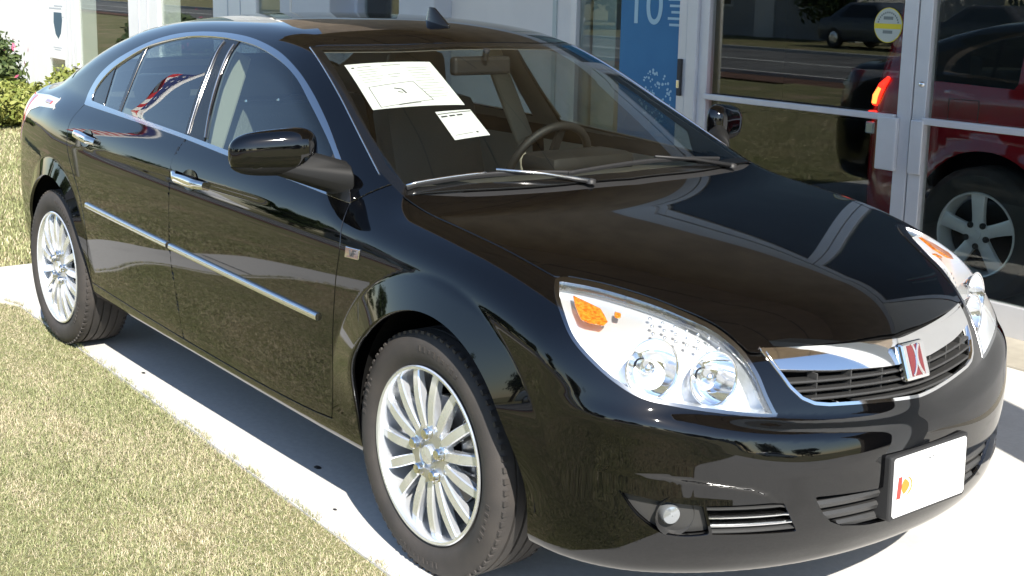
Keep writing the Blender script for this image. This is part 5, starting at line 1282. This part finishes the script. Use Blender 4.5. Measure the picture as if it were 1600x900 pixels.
# trees along the street (seen in the paint and in the shop glass)
def tree_parts(h,r,seed):
    m=MB(); m.tube([(0,0,-.1),(.05,.03,h*.25),(.0,.08,h*.5),(.1,.0,h*.8)],[.22,.17,.12,.04],8)
    for k in range(6):
        a=k*1.05+seed; m.tube([(0,0,h*(.3+.06*k)),(r*.4*math.cos(a),r*.4*math.sin(a),h*(.48+.06*k)),(r*.75*math.cos(a),r*.75*math.sin(a),h*(.56+.07*k))],[.09,.06,.02],6)
    cl=[((rng.uniform(-.6,.6)*r,rng.uniform(-.6,.6)*r,h*rng.uniform(.20,.92)),(r*rng.uniform(.3,.5),r*rng.uniform(.3,.5),r*rng.uniform(.25,.45))) for _ in range(16)]
    return m,foliage_mesh('crown',cl,5200,.20)
protos=[]
TP=[(-30,-27,1.1),(-21,-30,1.3),(-13,-25,.9),(-6,-31,1.35),(3,-28,1.0),(10,-33,1.4),(17,-26,1.0),(26,-30,1.2),(36,-26,1.1),(-42,-26,1.2),(-55,-24,1.3),(48,-18,1.2),(52,-2,1.1),(60,14,1.4),(-68,-22,1.4),(34,-14,.9),(31,-7,.8),(36,3,1.0),(33,9,.85),(40,-20,1.1),(-25,-36,1.5),(-31,-41,1.6),(-38,-39,1.5),(-46,-38,1.6),(-20,-40,1.4),(-52,-33,1.3)]
for i,(x_,y_,sc) in enumerate(TP):
    e=empty('street_tree',(x_,y_,-.05),i*1.3); sc*=.72; e.scale=(sc,sc,sc*(.8+.05*(i%4)))
    tag(e,'leafy green tree standing across the street, mirrored in the car and shop glass','tree','trees across the street')
    if i<3:
        m,me=tree_parts(7.5,3.2,i); me.materials.append(M['treeleaf']); t=m.build('trunk',M['bark'],e,local=True,smooth=True); o=bpy.data.objects.new('crown',me); link(o); o.parent=e; protos.append((t,o))
    else:
        for q in protos[i%3]: c_=q.copy(); link(c_); c_.parent=e
# hedge beyond the road, at the far end of the lot
for i,(x_,y_,r) in enumerate([(-22.5,.1,(1.6,.8,.40)),(-25.2,-.9,(1.7,.8,.46)),(-28.0,-1.9,(1.8,.9,.42)),(-31.2,-3.1,(1.9,.9,.48))]):
    shrub((x_,y_,-.05),r,4200,.09,M['shrubdark'],'clipped dark hedge clump at the far end of the lawn, mirrored in the tall windows','hedge clumps mirrored in the windows')
# houses
M['siding']=mat('grey_siding',(.42,.43,.44),.8,noise=(.6,.1)); M['shingle']=mat('roof_shingles',(.17,.17,.18),.9,noise=(3,.3)); M['tanwall']=mat('tan_siding',(.50,.44,.34),.8); M['darkpane']=mat('dark_window',(.02,.025,.03),.1)
def house(x0,y0,wd,dp,h,wm,label):
    e=empty('house',(x0,y0,-.06)); tag(e,label,'house'); z=-.06
    MB().box((x0,y0,z+h/2),(wd,dp,h)).build('wall',wm,e)
    m=MB(); k=.45; V=[(x0-wd/2-k,y0-dp/2-k,z+h-.1),(x0+wd/2+k,y0-dp/2-k,z+h-.1),(x0+wd/2+k,y0+dp/2+k,z+h-.1),(x0-wd/2-k,y0+dp/2+k,z+h-.1),(x0-wd/2-k,y0,z+h+dp*.36),(x0+wd/2+k,y0,z+h+dp*.36)]
    m.add(V,[(0,1,5,4),(3,4,5,2),(0,4,3),(1,2,5),(0,3,2,1)]); rf=m.build('roof',M['shingle'],e); MB().box((x0+wd*.2,y0-.6,z+h+dp*.34),(.7,.7,1.6)).build('chimney',M['brown'],rf)
    yf=y0+dp/2
    for k in (-.36,-.14,.30):
        w_=MB().box((x0+wd*k,yf+.03,z+h*.55),(1.2,.06,1.3)).build('window',M['whitepaint'],e); MB().box((x0+wd*k,yf+.065,z+h*.55),(1.02,.03,1.12)).build('pane',M['darkpane'],w_)
    d_=MB().box((x0+wd*.08,yf+.03,z+1.05),(1.05,.06,2.1)).build('door',M['whitepaint'],e); MB().tube([(x0+wd*.08+.4,yf+.07,z+1.0),(x0+wd*.08+.4,yf+.12,z+1.0)],.03,8).build('handle',M['satin'],d_)
house(-35,-31,11,8,3.2,M['siding'],'grey sided house with a low gable roof across the street')
house(7,-40,12,8,3.0,M['tanwall'],'tan house between trees across the street')
house(46,-9,9,12,3.4,M['siding'],'grey house beyond the open lot ahead of the car')
house(29,-38,14,9,3.4,M['whitepaint'],'white house farthest along the street')
# parked cars across the road
M['carblue']=mat('slate_blue_car_paint',(.09,.11,.14),.2); M['cardark']=mat('dark_grey_car_paint',(.06,.06,.065),.2)
def small_car(x0,y0,rz,pm,label):
    e=empty('parked_car',(x0,y0,-.05),rz); tag(e,label,'car')
    def body(x,y,z):
        w_=np.abs(y); f=smax(w_-np.interp(z,[.2,.5,.9,1.4],[.80,.88,.84,.58]),(z-np.interp(x,[-2.2,-1.7,-1.1,.2,.9,2.1],[.9,.95,1.42,1.44,.95,.72]))*.8,.1); f=smax(f,np.abs(x)-2.2,.25); return smax(f,.22-z,.08)
    P_,Q_=nets(body,np.array([-2.4,-1.,.15]),np.array([2.4,1.,1.6]),.09); o=raw('body',P_,Q_,pm,e,True,keep_local=True)
    for yy in (-1,1):
        V=[(-1.15,.80,.98),(.62,.80,.98),(.18,.63,1.34),(-.85,.63,1.34)]
        MB().add([(a,yy*b+yy*.02,c_) for a,b,c_ in V]+[(a,yy*b-yy*.02,c_) for a,b,c_ in V],[(0,1,2,3),(4,5,6,7),(0,1,5,4),(1,2,6,5),(2,3,7,6),(3,0,4,7)]).build('side_window',M['darkpane'],e,local=True)
        for xx in (-1.35,1.38):
            wh=MB().lathe([(.20,-.1),(.31,-.1),(.32,0),(.31,.1),(.20,.1)],24,(xx,yy*.78,.31)).build('wheel',M['rubber'],e,local=True); MB().lathe([(.20,.09*yy),(.1,.11*yy),(.001,.11*yy)],16,(xx,yy*.78,.31)).build('rim',M['alloy'],wh,local=True)
small_car(-25.0,-23.5,.05,M['carblue'],'slate blue car parked beside the grey house across the road'); small_car(-20.2,-23.2,-.02,M['cardark'],'dark grey car parked under the trees near the grey house')
small_car(-8.5,-21.5,.05,M['clearlens'],'silver car parked on the grass across the road'); small_car(-1.5,-21.8,-.03,M['white'],'white car parked across the road')
small_car(12,-21.2,.02,M['redpaint'],'dark red car parked across the road'); small_car(-40,-20.5,.05,M['white'],'white car parked far up the road')
small_car(20,-5,1.2,M['plastic'],'black car parked on the open lot ahead'); small_car(23,2,1.4,M['white'],'white car parked on the open lot ahead')
# ------------------------------------------------------------------ flag on its pole, mirrored in the rear window
fp=empty('flag_pole',(-9.4,-3.1,0)); tag(fp,'white flag pole on the lawn, mirrored in the rear door','pole')
MB().tube([(-9.4,-3.1,-.05),(-9.4,-3.1,4.3)],[.045,.03],12).build('pole',M['whitepaint'],fp,smooth=True); MB().lathe([(.001,.07),(.05,.04),(.06,0),(.05,-.04),(.001,-.06)],12,(-9.4,-3.1,4.36),(0,0,1)).build('finial',M['satin'],fp,smooth=True)
def flag():
    nu,nv=48,39; V=[];Fc=[];cols=[]
    for i in range(nu+1):
        for j in range(nv+1):
            u,v=i/nu,j/nv          # u along the fly, v down the hoist
            drop=u*.95; out=.62*u*(1-.25*u); fold=.10*math.sin(u*9+v*2.0)*u**.6
            V.append((-9.35+out*1.0+fold*.5,-3.06+out*.7-fold*.8,4.05-v*1.75*(1-.12*u)-drop+.03*math.sin(v*7+u*5)))
    red,wht,blu=(.52,.02,.03),(.82,.82,.82),(.025,.04,.16)
    for i in range(nu):
        for j in range(nv):
            a=i*(nv+1)+j; Fc.append((a,a+nv+1,a+nv+2,a+1))
            u,v=(i+.5)/nu,(j+.5)/nv; c_=red if int(v*13)%2==0 else wht
            if u<.4 and v<7/13: c_=wht if (i%4==2 and j%4==2) else blu
            cols.append(c_)
    m,nt,b=new_mat('flag_cloth'); at=nt.nodes.new('ShaderNodeAttribute'); at.attribute_name='cloth'; nt.links.new(at.outputs['Color'],b.inputs['Base Color']); b.inputs['Roughness'].default_value=.8
    o=raw('flag',V,np.array(Fc),m,None,True); at_=o.data.color_attributes.new('cloth','FLOAT_COLOR','CORNER')
    at_.data.foreach_set('color',np.repeat(np.concatenate([np.array(cols),np.ones((len(cols),1))],1),4,axis=0).astype(np.float32).ravel())
    md=o.modifiers.new('thickness','SOLIDIFY'); md.thickness=.003
    tag(o,'red, white and blue striped flag hanging from the pole','flag')
flag()
